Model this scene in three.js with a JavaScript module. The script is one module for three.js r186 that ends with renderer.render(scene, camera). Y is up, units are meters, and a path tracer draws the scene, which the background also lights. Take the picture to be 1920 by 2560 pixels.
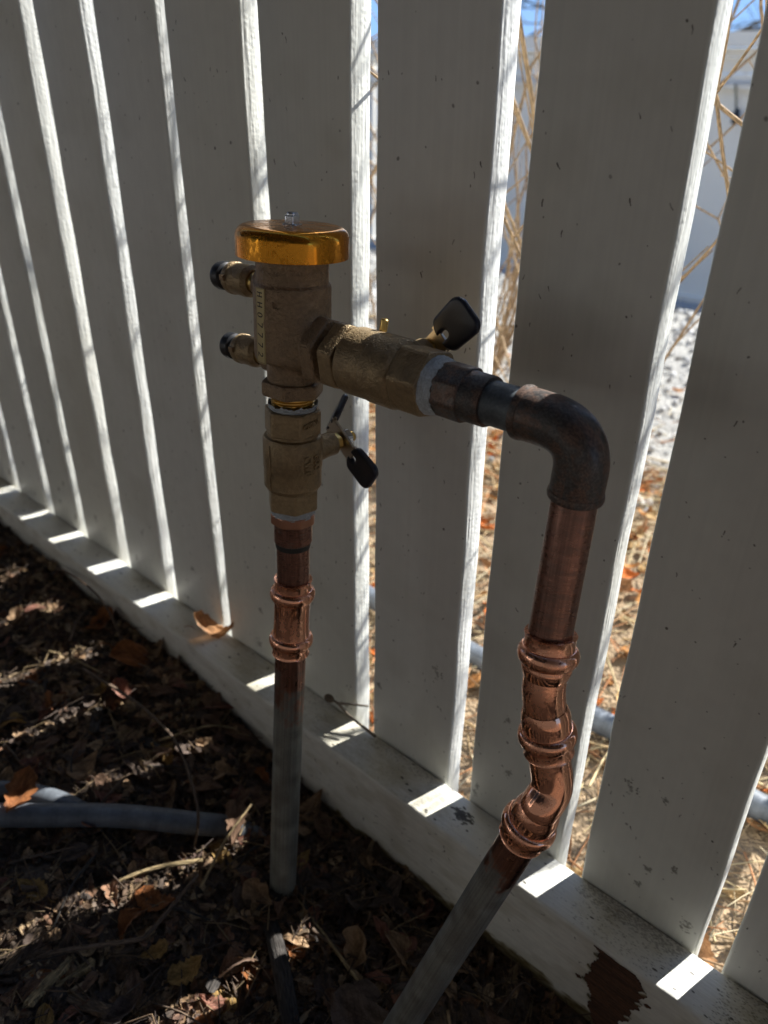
import * as THREE from 'three';
import { mergeGeometries, toCreasedNormals as creased } from 'three/addons/utils/BufferGeometryUtils.js';
import { FontLoader } from 'three/addons/loaders/FontLoader.js';
import { TextGeometry } from 'three/addons/geometries/TextGeometry.js';

// ------------------------------------------------------------------ camera, sky, sun, exposure
const V = (x, y, z) => new THREE.Vector3(x, y, z);
const scene = new THREE.Scene();
const camera = new THREE.PerspectiveCamera(66.56, 0.75, 0.02, 400);
camera.position.set(0, 0.62, 0.387);
camera.up.set(-0.33675, 0.87235, -0.35442);
camera.lookAt(camera.position.clone().add(V(-0.58354, -0.48875, -0.64854)));
camera.focus = 0.44;
camera.userData.fStop = 8;
const SUN = V(0.215, 0.84, -1).normalize();
// clear blue sky: paler towards the horizon and a little towards the sun
const skyW = 256, skyH = 128, skyData = new Float32Array(skyW * skyH * 4);
for (let j = 0; j < skyH; j++) for (let i = 0; i < skyW; i++) {
  const el = ((j + 0.5) / skyH - 0.5) * Math.PI, az = ((i + 0.5) / skyW - 0.5) * 2 * Math.PI, d = V(Math.cos(el) * Math.cos(az), Math.sin(el), Math.cos(el) * Math.sin(az));
  const t = Math.pow(Math.max(0, Math.sin(el)), 0.55), g = 1 + 0.35 * Math.max(0, d.dot(SUN)) ** 6, q = (j * skyW + i) * 4;
  [0.135, 0.235, 0.40].forEach((h, k) => { skyData[q + k] = (h + ([0.052, 0.115, 0.26][k] - h) * t) * g; }); skyData[q + 3] = 1;
}
const skyTex = new THREE.DataTexture(skyData, skyW, skyH, THREE.RGBAFormat, THREE.FloatType); skyTex.mapping = THREE.EquirectangularReflectionMapping; skyTex.magFilter = skyTex.minFilter = THREE.LinearFilter; skyTex.needsUpdate = true;
scene.background = skyTex; scene.environment = skyTex;
const sun = new THREE.DirectionalLight(0xfffefa, 5);
sun.position.copy(SUN.clone().multiplyScalar(12));
sun.target.position.set(-0.4, 0.2, 0);
sun.castShadow = true;
sun.shadow.mapSize.set(4096, 4096);
Object.assign(sun.shadow.camera, { left: -4, right: 4, top: 4, bottom: -4, near: 1, far: 30 });
scene.add(sun, sun.target);
const renderer = new THREE.WebGLRenderer({ antialias: true });
renderer.setSize(768, 1024);
renderer.toneMapping = THREE.LinearToneMapping;
renderer.toneMappingExposure = 3.1;
renderer.shadowMap.enabled = true;

// ------------------------------------------------------------------ helpers
const toCreasedNormals = (g, a) => { g.scale(1e4, 1e4, 1e4); const o = creased(g, a); o.scale(1e-4, 1e-4, 1e-4); return o; }; // the add-on welds points by absolute distance, so work large
function rng(seed) { let a = seed >>> 0; return () => { a = (a + 0x6d2b79f5) >>> 0; let t = Math.imul(a ^ (a >>> 15), 1 | a); t = (t + Math.imul(t ^ (t >>> 7), 61 | t)) ^ t; return ((t ^ (t >>> 14)) >>> 0) / 4294967296; }; }
const clamp = (x, a = 0, b = 1) => Math.min(b, Math.max(a, x));
const mix = (a, b, t) => a + (b - a) * t;
const sstep = (a, b, x) => { const t = clamp((x - a) / (b - a)); return t * t * (3 - 2 * t); };
// one tileable layer of smooth noise, fx by fy cells over the texture
function layer(w, h, fx, fy, seed) {
  const r = rng(seed), g = new Float32Array(fx * fy); for (let i = 0; i < g.length; i++) g[i] = r();
  const out = new Float32Array(w * h), xi = new Int32Array(w), xf = new Float32Array(w);
  for (let x = 0; x < w; x++) { const p = (x / w) * fx; xi[x] = p | 0; const f = p - xi[x]; xf[x] = f * f * (3 - 2 * f); }
  for (let y = 0; y < h; y++) {
    const p = (y / h) * fy, y0 = p | 0, f0 = p - y0, fy_ = f0 * f0 * (3 - 2 * f0), y1 = (y0 + 1) % fy;
    for (let x = 0; x < w; x++) {
      const x0 = xi[x], x1 = (x0 + 1) % fx, t = xf[x];
      const a = g[y0 * fx + x0], b = g[y0 * fx + x1], c = g[y1 * fx + x0], d = g[y1 * fx + x1];
      out[y * w + x] = (a + (b - a) * t) * (1 - fy_) + (c + (d - c) * t) * fy_;
    }
  }
  return out;
}
function makeTex(w, h, fn, srgb = false) {
  const d = new Uint8Array(w * h * 4);
  for (let i = 0; i < w * h; i++) { const c = fn(i, i % w, (i / w) | 0); if (typeof c === 'number') { d[i * 4] = d[i * 4 + 1] = d[i * 4 + 2] = clamp(c) * 255; } else { d[i * 4] = clamp(c[0], 0, 255); d[i * 4 + 1] = clamp(c[1], 0, 255); d[i * 4 + 2] = clamp(c[2], 0, 255); } d[i * 4 + 3] = 255; }
  const t = new THREE.DataTexture(d, w, h, THREE.RGBAFormat);
  t.wrapS = t.wrapT = THREE.RepeatWrapping; t.magFilter = THREE.LinearFilter; t.minFilter = THREE.LinearMipmapLinearFilter; t.generateMipmaps = true;
  if (srgb) t.colorSpace = THREE.SRGBColorSpace; t.needsUpdate = true; return t;
}
// marks (specks, hairs, smudges) drawn into a coverage field
function stroke(field, w, h, x0, y0, x1, y1, r, a) {
  const n = Math.ceil(Math.hypot(x1 - x0, y1 - y0) / Math.max(0.5, r * 0.6)) + 1;
  for (let k = 0; k <= n; k++) {
    const cx = mix(x0, x1, k / n), cy = mix(y0, y1, k / n), R = Math.ceil(r + 1);
    for (let j = -R; j <= R; j++) for (let i = -R; i <= R; i++) {
      const px = Math.round(cx) + i, py = Math.round(cy) + j, d = Math.hypot(px - cx, py - cy), v = a * clamp(r + 0.5 - d);
      if (v > 0) { const q = ((py % h + h) % h) * w + ((px % w + w) % w); if (v > field[q]) field[q] = v; }
    }
  }
}
function mesh(name, geo, mat, parent = scene) { const m = new THREE.Mesh(geo, mat); m.name = name; m.castShadow = m.receiveShadow = true; parent.add(m); return m; }
const taken = {};
function numbered(n) { const k = taken[n] = (taken[n] ?? -1) + 1; return k ? `${n}_${String(k).padStart(3, '0')}` : n; }
function tag(o, label, category, group) { o.userData.label = label; o.userData.category = category; if (group) o.userData.group = group; return o; }
function group(name, parent = scene) { const g = new THREE.Group(); g.name = name; parent.add(g); return g; }
const Y = V(0, 1, 0);
function place(o, at, dir, spin = 0) { o.position.copy(at); o.quaternion.setFromUnitVectors(Y, dir.clone().normalize()); if (spin) o.rotateY(spin); return o; }
// solid of revolution round y; profile = [[radius, height], ...]; uv in metres
function lathe(profile, seg = 48, crease = 0.5) {
  let g = new THREE.LatheGeometry(profile.map(([r, s]) => new THREE.Vector2(Math.max(r, 1e-5), s)), seg);
  const u = g.attributes.uv, p = g.attributes.position; let L = [0];
  for (let i = 1; i < profile.length; i++) L[i] = L[i - 1] + Math.hypot(profile[i][0] - profile[i - 1][0], profile[i][1] - profile[i - 1][1]);
  const n = profile.length, rm = Math.max(...profile.map(q => q[0]));
  for (let i = 0; i < u.count; i++) u.setXY(i, u.getX(i) * 2 * Math.PI * rm, L[i % n]);
  return toCreasedNormals(g, crease);
}
function hexGeo(R, h, rot = 0, bevel = 0.0009, sides = 6) {
  const s = new THREE.Shape(), rc = R * 0.1, P = [];
  for (let k = 0; k < sides; k++) { const a = rot + k * 2 * Math.PI / sides; P.push(new THREE.Vector2(Math.cos(a) * (R - bevel), Math.sin(a) * (R - bevel))); }
  for (let k = 0; k < sides; k++) { const a = P[k], b = P[(k + 1) % sides], z = P[(k + sides - 1) % sides]; const i = a.clone().lerp(z, rc / a.distanceTo(z)), o = a.clone().lerp(b, rc / a.distanceTo(b)); k ? s.lineTo(i.x, i.y) : s.moveTo(i.x, i.y); s.quadraticCurveTo(a.x, a.y, o.x, o.y); }
  s.closePath();
  const g = new THREE.ExtrudeGeometry(s, { depth: h - 2 * bevel, bevelThickness: bevel, bevelSize: bevel, bevelSegments: 2, curveSegments: 3 });
  g.translate(0, 0, bevel); g.rotateX(-Math.PI / 2); return boxUV(g);
}
function boxUV(g) {
  if (g.index) g = g.toNonIndexed(); if (!g.attributes.normal) g.computeVertexNormals();
  const p = g.attributes.position, uv = new Float32Array(p.count * 2), a = V(), b = V(), c = V(), n = V();
  for (let i = 0; i < p.count; i += 3) {
    a.fromBufferAttribute(p, i); b.fromBufferAttribute(p, i + 1); c.fromBufferAttribute(p, i + 2);
    n.copy(b).sub(a).cross(c.clone().sub(a)); const ax = Math.abs(n.x), ay = Math.abs(n.y), az = Math.abs(n.z);
    [a, b, c].forEach((q, k) => { const [u, v] = ax >= ay && ax >= az ? [q.z, q.y] : ay >= az ? [q.x, q.z] : [q.x, q.y]; uv[(i + k) * 2] = u; uv[(i + k) * 2 + 1] = v; });
  }
  g.setAttribute('uv', new THREE.BufferAttribute(uv, 2)); return g;
}
function tube(points, radius, seg = 24, sides = 10, r2) {
  const curve = new THREE.CatmullRomCurve3(points.map(p => Array.isArray(p) ? V(...p) : p), false, 'centripetal');
  const g = new THREE.TubeGeometry(curve, seg, radius, sides, false);
  if (r2 !== undefined) { const p = g.attributes.position, c = V(), q = V(); for (let i = 0; i <= seg; i++) { curve.getPointAt(i / seg, c); const k = mix(1, r2 / radius, i / seg); for (let j = 0; j <= sides; j++) { const id = i * (sides + 1) + j; q.fromBufferAttribute(p, id).sub(c).multiplyScalar(k).add(c); p.setXYZ(id, q.x, q.y, q.z); } } }
  const u = g.attributes.uv, L = curve.getLength(); for (let i = 0; i < u.count; i++) u.setXY(i, u.getY(i) * 2 * Math.PI * radius, u.getX(i) * L);
  return g;
}
// surface nets over a signed distance field f(x,y,z) in box lo..hi
function surfaceNets(f, lo, hi, cell) {
  const n = [0, 1, 2].map(i => Math.ceil((hi[i] - lo[i]) / cell) + 1), [nx, ny, nz] = n, F = new Float32Array(nx * ny * nz);
  for (let k = 0, q = 0; k < nz; k++) for (let j = 0; j < ny; j++) for (let i = 0; i < nx; i++, q++) F[q] = f(lo[0] + i * cell, lo[1] + j * cell, lo[2] + k * cell);
  const id = new Int32Array(nx * ny * nz).fill(-1), pos = [], at = (i, j, k) => i + nx * (j + ny * k);
  for (let k = 0; k < nz - 1; k++) for (let j = 0; j < ny - 1; j++) for (let i = 0; i < nx - 1; i++) {
    let m = 0; const v = []; for (let c = 0; c < 8; c++) { const q = F[at(i + (c & 1), j + ((c >> 1) & 1), k + (c >> 2))]; v.push(q); if (q < 0) m |= 1 << c; }
    if (m === 0 || m === 255) continue;
    let sx = 0, sy = 0, sz = 0, cnt = 0;
    for (let a = 0; a < 8; a++) for (let b = 1; b < 8; b <<= 1) { const e = a | b; if (e === a) continue; if ((v[a] < 0) === (v[e] < 0)) continue; const t = v[a] / (v[a] - v[e]); sx += (a & 1) + (b === 1 ? t : 0); sy += ((a >> 1) & 1) + (b === 2 ? t : 0); sz += (a >> 2) + (b === 4 ? t : 0); cnt++; }
    id[at(i, j, k)] = pos.length / 3; pos.push(lo[0] + (i + sx / cnt) * cell, lo[1] + (j + sy / cnt) * cell, lo[2] + (k + sz / cnt) * cell);
  }
  const idx = [], quad = (a, b, c, d, flip) => flip ? idx.push(a, b, c, a, c, d) : idx.push(a, c, b, a, d, c);
  for (let k = 1; k < nz - 1; k++) for (let j = 1; j < ny - 1; j++) for (let i = 1; i < nx - 1; i++) {
    const s = F[at(i, j, k)] < 0;
    if (s !== F[at(i + 1, j, k)] < 0) quad(id[at(i, j - 1, k - 1)], id[at(i, j, k - 1)], id[at(i, j, k)], id[at(i, j - 1, k)], s);
    if (s !== F[at(i, j + 1, k)] < 0) quad(id[at(i - 1, j, k - 1)], id[at(i - 1, j, k)], id[at(i, j, k)], id[at(i, j, k - 1)], s);
    if (s !== F[at(i, j, k + 1)] < 0) quad(id[at(i - 1, j - 1, k)], id[at(i, j - 1, k)], id[at(i, j, k)], id[at(i - 1, j, k)], s);
  }
  const g = new THREE.BufferGeometry(); g.setAttribute('position', new THREE.Float32BufferAttribute(pos, 3)); g.setIndex(idx); g.computeVertexNormals(); return boxUV(g);
}
const smin = (a, b, k) => { const h = clamp(0.5 + 0.5 * (b - a) / k); return mix(b, a, h) - k * h * (1 - h); };
const sdCyl = (px, py, pz, a, d, h, r, e) => { // cylinder from a along unit d, length h, radius r, edge rounding e
  const x = px - a[0], y = py - a[1], z = pz - a[2], t = x * d[0] + y * d[1] + z * d[2], q = Math.sqrt(Math.max(0, x * x + y * y + z * z - t * t));
  const dx = q - r + e, dy = Math.abs(t - h / 2) - h / 2 + e; return Math.min(Math.max(dx, dy), 0) + Math.hypot(Math.max(dx, 0), Math.max(dy, 0)) - e;
};
const sdCone = (px, py, pz, a, b, r1, r2) => { // tapered capsule
  const bx = b[0] - a[0], by = b[1] - a[1], bz = b[2] - a[2], x = px - a[0], y = py - a[1], z = pz - a[2], t = clamp((x * bx + y * by + z * bz) / (bx * bx + by * by + bz * bz));
  return Math.hypot(x - bx * t, y - by * t, z - bz * t) - mix(r1, r2, t);
};
const std = (o) => new THREE.MeshStandardMaterial(o);
const phys = (o) => new THREE.MeshPhysicalMaterial(o);
const lin = (r, g, b) => new THREE.Color().setRGB(r, g, b);

// ------------------------------------------------------------------ ground
const rampX = x => 0.05 * sstep(-0.28, -0.62, x) + 0.01 * sstep(-0.7, -1.2, x);
const bumpy = (x, z) => 0.006 * Math.sin(x * 31 + 1.3 * Math.sin(z * 23)) * Math.sin(z * 37 + x * 11) + 0.004 * Math.sin(x * 71 + z * 53) * Math.sin(z * 83 - x * 41);
function groundY(x, z) {
  if (z > 0.018) { const heap = 0.006 * Math.exp(-((x + 0.342) ** 2 + (z - 0.13) ** 2) / 0.0011); return rampX(x) * sstep(1.4, 0.25, z) + bumpy(x, z) + heap - 0.002; }
  return -0.34 * sstep(-1.93, -2.9, z) + 0.6 * bumpy(x, z) - 0.006;
}
{
  const lines = (a) => { const o = []; for (const [x0, x1, n] of a) for (let i = 0; i < n; i++) o.push(mix(x0, x1, i / n)); o.push(a[a.length - 1][1]); return o; };
  const xs = lines([[-90, -8, 8], [-8, -1.5, 26], [-1.5, 0.4, 190], [0.4, 8, 30], [8, 90, 8]]), zs = lines([[-90, -8, 8], [-8, -2, 20], [-2, -0.02, 80], [-0.02, 0.6, 90], [0.6, 3, 24], [3, 90, 10]]);
  const pos = [], col = [], uv = [], idx = [];
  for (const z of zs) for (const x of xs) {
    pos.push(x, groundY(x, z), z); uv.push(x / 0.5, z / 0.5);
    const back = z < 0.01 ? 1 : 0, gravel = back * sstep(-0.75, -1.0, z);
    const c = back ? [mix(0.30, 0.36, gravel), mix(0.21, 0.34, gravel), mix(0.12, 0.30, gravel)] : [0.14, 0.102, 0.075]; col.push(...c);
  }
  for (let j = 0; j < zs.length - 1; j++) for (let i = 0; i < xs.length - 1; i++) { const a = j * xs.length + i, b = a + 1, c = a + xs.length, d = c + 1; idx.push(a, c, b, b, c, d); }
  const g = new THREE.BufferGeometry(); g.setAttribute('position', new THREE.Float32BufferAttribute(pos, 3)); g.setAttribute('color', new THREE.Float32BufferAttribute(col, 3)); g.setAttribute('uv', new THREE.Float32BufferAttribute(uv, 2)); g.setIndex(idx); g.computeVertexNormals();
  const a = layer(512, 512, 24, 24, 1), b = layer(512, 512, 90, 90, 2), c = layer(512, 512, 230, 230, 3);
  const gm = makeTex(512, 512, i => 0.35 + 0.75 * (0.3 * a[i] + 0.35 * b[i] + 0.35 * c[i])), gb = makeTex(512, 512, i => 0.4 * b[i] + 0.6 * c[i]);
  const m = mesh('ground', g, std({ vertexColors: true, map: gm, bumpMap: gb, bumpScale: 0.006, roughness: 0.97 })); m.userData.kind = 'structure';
}

// ------------------------------------------------------------------ painted wood
const PW = 1024, PH = 2048; // texture covers 0.4 m by 0.8 m; columns above 0.78 hold the rough sawn edge
function paintSet(seed) {
  const r = rng(seed), w = PW, h = PH, dirt = new Float32Array(w * h), faceW = 0.77 * w;
  const S = w / 0.4; // pixels per metre
  for (let k = 0; k < 330; k++) { const x = r() * faceW, y = (r() ** 1.25) * h, s = r(); stroke(dirt, w, h, x, y, x + (r() - 0.5) * 2, y + (r() - 0.5) * 2, s < 0.8 ? 0.5 + r() * 0.8 : 1.2 + r() * 1.4, 0.22 + 0.5 * r()); }
  for (let k = 0; k < 200; k++) { const x = r() * faceW, y = (r() ** 1.8) * h, L = (0.8 + 2.6 * r()) * S * 0.001, a = 0.9 + r() * 1.2, b = a + (r() - 0.5); const mx = x + Math.cos(a) * L * 0.5, my = y - Math.sin(a) * L * 0.5; stroke(dirt, w, h, x, y, mx, my, 0.45 + r() * 0.7, 0.3 + 0.6 * r()); stroke(dirt, w, h, mx, my, mx + Math.cos(b) * L * 0.5, my - Math.sin(b) * L * 0.5, 0.4 + r() * 0.5, 0.3 + 0.5 * r()); }
  // mildew colonies low on the boards, made of many small specks
  for (let k = 0; k < 11; k++) { const cx = r() * faceW, cy = (0.1 + 0.14 * r() * r()) / 0.8 * h, n = 12 + r() * 40, sp = (3 + 7 * r()) * S * 0.001; for (let i = 0; i < n; i++) { const a = r() * 6.28, q = sp * r() * r(); stroke(dirt, w, h, cx + Math.cos(a) * q, cy + Math.sin(a) * q * 1.3, cx + Math.cos(a) * q + (r() - 0.5) * 4, cy + Math.sin(a) * q * 1.3 + (r() - 0.5) * 6, 0.5 + r() * 1.8, 0.12 + 0.35 * r()); } }
  const g1 = layer(w, h, 210, 8, seed + 1), g2 = layer(w, h, 420, 40, seed + 2), b1 = layer(w, h, 12, 22, seed + 3), b2 = layer(w, h, 60, 110, seed + 4), f = layer(w, h, 400, 800, seed + 5), e1 = layer(w, h, 240, 30, seed + 6), e2 = layer(w, h, 160, 420, seed + 7), e3 = layer(w, h, 320, 90, seed + 8);
  const col = makeTex(w, h, (i, x) => {
    const edge = x > 0.775 * w, m = (0.955 + 0.018 * g1[i] + 0.02 * b2[i]) * (1 - 0.03 * sstep(0.55, 0.9, b1[i])), d = edge ? 0 : Math.min(1, dirt[i]);
    const warm = 0.015 * sstep(0.5, 0.95, b1[i]); return [mix(226 * m, 44, d), mix((226 - 40 * warm) * m, 40, d), mix((219 - 160 * warm) * m, 32, d)];
  }, true);
  const bmp = makeTex(w, h, (i, x) => x > 0.775 * w ? 0.3 + 0.22 * e1[i] + 0.2 * e3[i] + 0.26 * e2[i] * (0.3 + e1[i]) : 0.5 + 0.04 * (g1[i] - 0.5) + 0.03 * (g2[i] - 0.5) + 0.03 * (f[i] - 0.5) + 0.05 * (b2[i] - 0.5) - 0.15 * dirt[i]);
  return std({ map: col, bumpMap: bmp, bumpScale: 0.0006, roughness: 0.5 });
}
const paintA = paintSet(11), paintB = paintSet(77);
const paints = [[1, 1, 1], [0.95, 0.95, 0.93], [0.98, 0.97, 0.94], [0.91, 0.91, 0.90], [0.97, 0.97, 0.98]].flatMap(c => [paintA, paintB].map(p => { const m = p.clone(); m.color.setRGB(...c); return m; }));

// a board with eased, slightly uneven edges; section in x,z, length along y; uv for the paint set
function boardGeo(w, t, y0, y1, seed, mirror, u0) {
  const r = rng(seed), ring = [], e = 0.0022; // outline: x, z, outward side tag
  const corner = (cx, cz, a0, tagA, tagB) => { for (let k = 0; k <= 3; k++) { const a = a0 + (k / 3) * Math.PI / 2; ring.push([cx + Math.cos(a) * e, cz + Math.sin(a) * e, k < 2 ? tagA : tagB]); } };
  corner(w / 2 - e, t / 2 - e, 0, 'r', 'f'); corner(-w / 2 + e, t / 2 - e, Math.PI / 2, 'f', 'l'); corner(-w / 2 + e, -t / 2 + e, Math.PI, 'l', 'b'); corner(w / 2 - e, -t / 2 + e, -Math.PI / 2, 'b', 'r');
  const ny = Math.round((y1 - y0) / 0.012), pos = [], uv = [], idx = [], n = ring.length;
  const ph = [r() * 9, r() * 9, r() * 9, r() * 9];
  for (let j = 0; j <= ny; j++) {
    const y = mix(y0, y1, j / ny), wob = s => 0.0007 * Math.sin(y * 9 + ph[s]) + 0.00035 * Math.sin(y * 47 + ph[s] * 2) + 0.00022 * (r() - 0.5);
    const wr = wob(0), wl = wob(1), wf = 0.5 * wob(2);
    for (let i = 0; i <= n; i++) {
      const [x, z, s] = ring[i % n], X = x + (x > 0 ? wr : wl), Z = z + (z > 0 ? wf : 0); pos.push(X, y, Z);
      const face = Math.abs(z) > t / 2 - e - 1e-6 && (s === 'f' || s === 'b');
      uv.push(face || Math.abs(x) < w / 2 - e + 1e-6 ? u0 + (mirror ? -x : x) / 0.4 : 0.885 + z / 0.4, y / 0.8);
    }
  }
  for (let j = 0; j < ny; j++) for (let i = 0; i < n; i++) { const a = j * (n + 1) + i, b = a + 1, c = a + n + 1, d = c + 1; idx.push(a, c, b, b, c, d); }
  for (const [j, up] of [[0, 0], [ny, 1]]) { const c0 = pos.length / 3; pos.push(0, j ? y1 : y0, 0); uv.push(u0, 0); for (let i = 0; i < n; i++) { const a = j * (n + 1) + i; up ? idx.push(c0, a + 1, a) : idx.push(c0, a, a + 1); } }
  const g = new THREE.BufferGeometry(); g.setAttribute('position', new THREE.Float32BufferAttribute(pos, 3)); g.setAttribute('uv', new THREE.Float32BufferAttribute(uv, 2)); g.setIndex(idx); return toCreasedNormals(g, 0.9);
}

// ------------------------------------------------------------------ picket fence
const fence = group('picket_fence'); tag(fence, 'white painted picket fence of flat upright boards on a low bottom rail', 'fence');
const RAILY = 0.0898, RT = 0.039;
{
  // left edges of the boards and the gap to the left of each, in metres along the fence
  const L = [[-1.057, 0.021], [-0.957, 0.02], [-0.8705, 0.02], [-0.767, 0.026], [-0.669, 0.021], [-0.5705, 0.0145], [-0.4665, 0.0185], [-0.3605, 0.0225], [-0.2495, 0.0235], [-0.1425, 0.020], [-0.0351, 0.0188]];
  const boards = []; // [left, right]
  for (let i = 0; i < L.length - 1; i++) boards.push([L[i][0], L[i + 1][0] - L[i + 1][1]]);
  let x = -0.0351; for (let k = 0; k < 7; k++) { boards.push([x, x + 0.089]); x += 0.1085; }
  x = -1.057 - 0.021; for (let k = 0; k < 11; k++) { boards.push([x - 0.086, x]); x -= 0.106; }
  boards.forEach(([a, b], i) => {
    const r = rng(900 + i * 7), t = 0.019 + 0.001 * r();
    const g = boardGeo(b - a, t, 0.012, 1.22, 300 + i * 13, i % 2 === 1, 0.13 + 0.5 * ((i * 0.377) % 1));
    const m = mesh('picket', g, paints[(i * 7) % 10], fence); m.position.set((a + b) / 2, 0, -0.001 - t / 2 - 0.0008 * r()); m.rotation.y = (r() - 0.5) * 0.012;
  });
}
// bottom rail: section in z,y; its own paint with mildew and a moss line
{
  const w = 2048, h = 1024, SX = w / 1.1, SY = h / 0.256, r = rng(5), d = new Float32Array(w * h), m = new Float32Array(w * h);
  const px = x => (x + 1.1) * SX, top = z => (0.089 + 0.0385 - z) * SY; // v runs up the front face (0..0.089) then back over the top
  const specks = (n, x0, x1, z0, z1, rad, al) => { for (let k = 0; k < n; k++) { const x = px(mix(x0, x1, r())), y = top(mix(z0, z1, r())); stroke(d, w, h, x, y, x + (r() - 0.5) * 3, y + (r() - 0.5) * 3, rad * (0.4 + r()), al * (0.4 + 0.6 * r())); } };
  specks(900, -1.1, 0, 0, 0.038, 0.7, 0.4); specks(520, -0.135, -0.055, 0.0, 0.036, 0.9, 0.4); specks(620, -0.14, -0.06, 0, 0.014, 1.3, 0.35); specks(300, -0.03, 0.0, 0, 0.036, 1, 0.5); specks(260, -0.36, -0.26, 0, 0.012, 1, 0.4); specks(200, -0.5, -0.4, 0, 0.03, 1, 0.4);
  for (let k = 0; k < 120; k++) { const a = r() * 6.28, q = r() * r(), x = px(-0.243 + 0.011 * Math.cos(a) * q), y = top(0.017 + 0.008 * Math.sin(a) * q); stroke(d, w, h, x, y, x + (r() - 0.5) * 14, y + (r() - 0.5) * 8, 1 + r() * 2.6, 0.5 + 0.4 * r()); }
  for (let k = 0; k < 70; k++) { const x = px(-1.1 + 1.1 * r()), y = top(0.002 + 0.034 * r()); stroke(d, w, h, x, y, x + (r() - 0.5) * 5, y + (r() - 0.5) * 5, 1.2 + r() * 2, 0.7); }
  for (let k = 0; k < 150; k++) { const x = r() * w, y = (0.012 + 0.07 * r()) * SY, a = r() * 6.28, Ln = (1 + 4 * r()) * 0.001 * SX, b = a + (r() - 0.5) * 2; stroke(d, w, h, x, y, x + Math.cos(a) * Ln, y + Math.sin(a) * Ln, 0.5 + r() * 0.8, 0.35 + 0.5 * r()); stroke(d, w, h, x + Math.cos(a) * Ln, y + Math.sin(a) * Ln, x + Math.cos(a) * Ln + Math.cos(b) * Ln * 0.7, y + Math.sin(a) * Ln + Math.sin(b) * Ln * 0.7, 0.5 + r() * 0.5, 0.5); }
  const n1 = layer(w, h, 60, 30, 21), n2 = layer(w, h, 240, 120, 22), n3 = layer(w, h, 8, 300, 23), n4 = layer(w, h, 900, 450, 24), n5 = layer(w, h, 20, 8, 25);
  const col = makeTex(w, h, (i, x, y) => {
    const v = y / SY, isTop = v > 0.0885, X = x / SX - 1.1; let q = 0.92 + 0.05 * n3[i] + 0.05 * n2[i];
    const grime = isTop ? 0.55 * sstep(0.35, 0.8, 0.55 * n5[i] + 0.25 * n1[i] + 0.2 * n2[i]) * (0.5 + 0.5 * n4[i]) : 0.16 * sstep(0.4, 0.9, n1[i]);
    const moss = isTop ? 0 : sstep(0.010, 0.004, v - 0.007 * n1[i] - 0.005 * (n2[i] - 0.5)) * (0.6 + 0.4 * n2[i]);
    let c = [224 * q, 222 * q, 213 * q]; c = c.map((k, j) => mix(k, [128, 116, 84][j], grime)); c = c.map((k, j) => mix(k, [92, 78, 44][j], moss)); const k = Math.min(0.95, d[i]); return c.map((z, j) => mix(z, [38, 34, 26][j], k));
  }, true);
  const bmp = makeTex(w, h, i => 0.5 + 0.12 * (n3[i] - 0.5) + 0.12 * (n2[i] - 0.5) + 0.1 * (n4[i] - 0.5) - 0.2 * d[i]);
  const railMat = std({ map: col, bumpMap: bmp, bumpScale: 0.001, roughness: 0.6 });
  const e = 0.0035, Hh = 0.089, ring = [[RT, 0], [RT, Hh - e]]; for (let k = 1; k <= 4; k++) { const a = k / 4 * Math.PI / 2; ring.push([RT - e + Math.cos(a) * e, Hh - e + Math.sin(a) * e]); } ring.push([0, Hh], [0, 0], [RT, 0]);
  const per = [0]; for (let i = 1; i < ring.length; i++) per[i] = per[i - 1] + Math.hypot(ring[i][0] - ring[i - 1][0], ring[i][1] - ring[i - 1][1]);
  const pos = [], uv = [], idx = [], nx = 150, x0 = -2.3, x1 = 0.75, rr = rng(8), n = ring.length;
  for (let j = 0; j <= nx; j++) { const x = mix(x0, x1, j / nx), wb = 0.0004 * Math.sin(x * 21) + 0.0003 * (rr() - 0.5), wc = 0.0005 * Math.sin(x * 13 + 2) + 0.0003 * (rr() - 0.5); for (let i = 0; i < n; i++) { const [z, y] = ring[i]; pos.push(x, RAILY - Hh + y + (y > 0.05 ? wc : 0), z + (z > 0.02 ? wb : 0)); uv.push((x + 1.1) / 1.1, per[i] / 0.256); } }
  for (let j = 0; j < nx; j++) for (let i = 0; i < n - 1; i++) { const a = j * n + i, b = a + 1, c = a + n, q = c + 1; idx.push(a, b, c, b, q, c); }
  for (const [j, up] of [[0, 0], [nx, 1]]) { const c0 = pos.length / 3; pos.push(j ? x1 : x0, RAILY - Hh / 2, RT / 2); uv.push(0, 0); for (let i = 0; i < n - 1; i++) { const a = j * n + i; up ? idx.push(c0, a, a + 1) : idx.push(c0, a + 1, a); } }
  const g = new THREE.BufferGeometry(); g.setAttribute('position', new THREE.Float32BufferAttribute(pos, 3)); g.setAttribute('uv', new THREE.Float32BufferAttribute(uv, 2)); g.setIndex(idx);
  // flip check: front face must look towards +z
  const gg = toCreasedNormals(g, 0.9); const rail = mesh('bottom_rail', gg, railMat, fence);
  // bare wood where the paint has peeled off the front face
  const s = new THREE.Shape(), q = rng(41), pts = [[-0.108, 0.0868], [-0.1035, 0.0845], [-0.1045, 0.074], [-0.1075, 0.066], [-0.1065, 0.058], [-0.111, 0.047], [-0.107, 0.042], [-0.102, 0.034], [-0.104, 0.024], [-0.099, 0.012], [-0.094, 0.003], [-0.079, 0.002], [-0.076, 0.016], [-0.08, 0.028], [-0.073, 0.036], [-0.074, 0.05], [-0.0685, 0.056], [-0.071, 0.066], [-0.067, 0.074], [-0.072, 0.082], [-0.078, 0.0868]];
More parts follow.
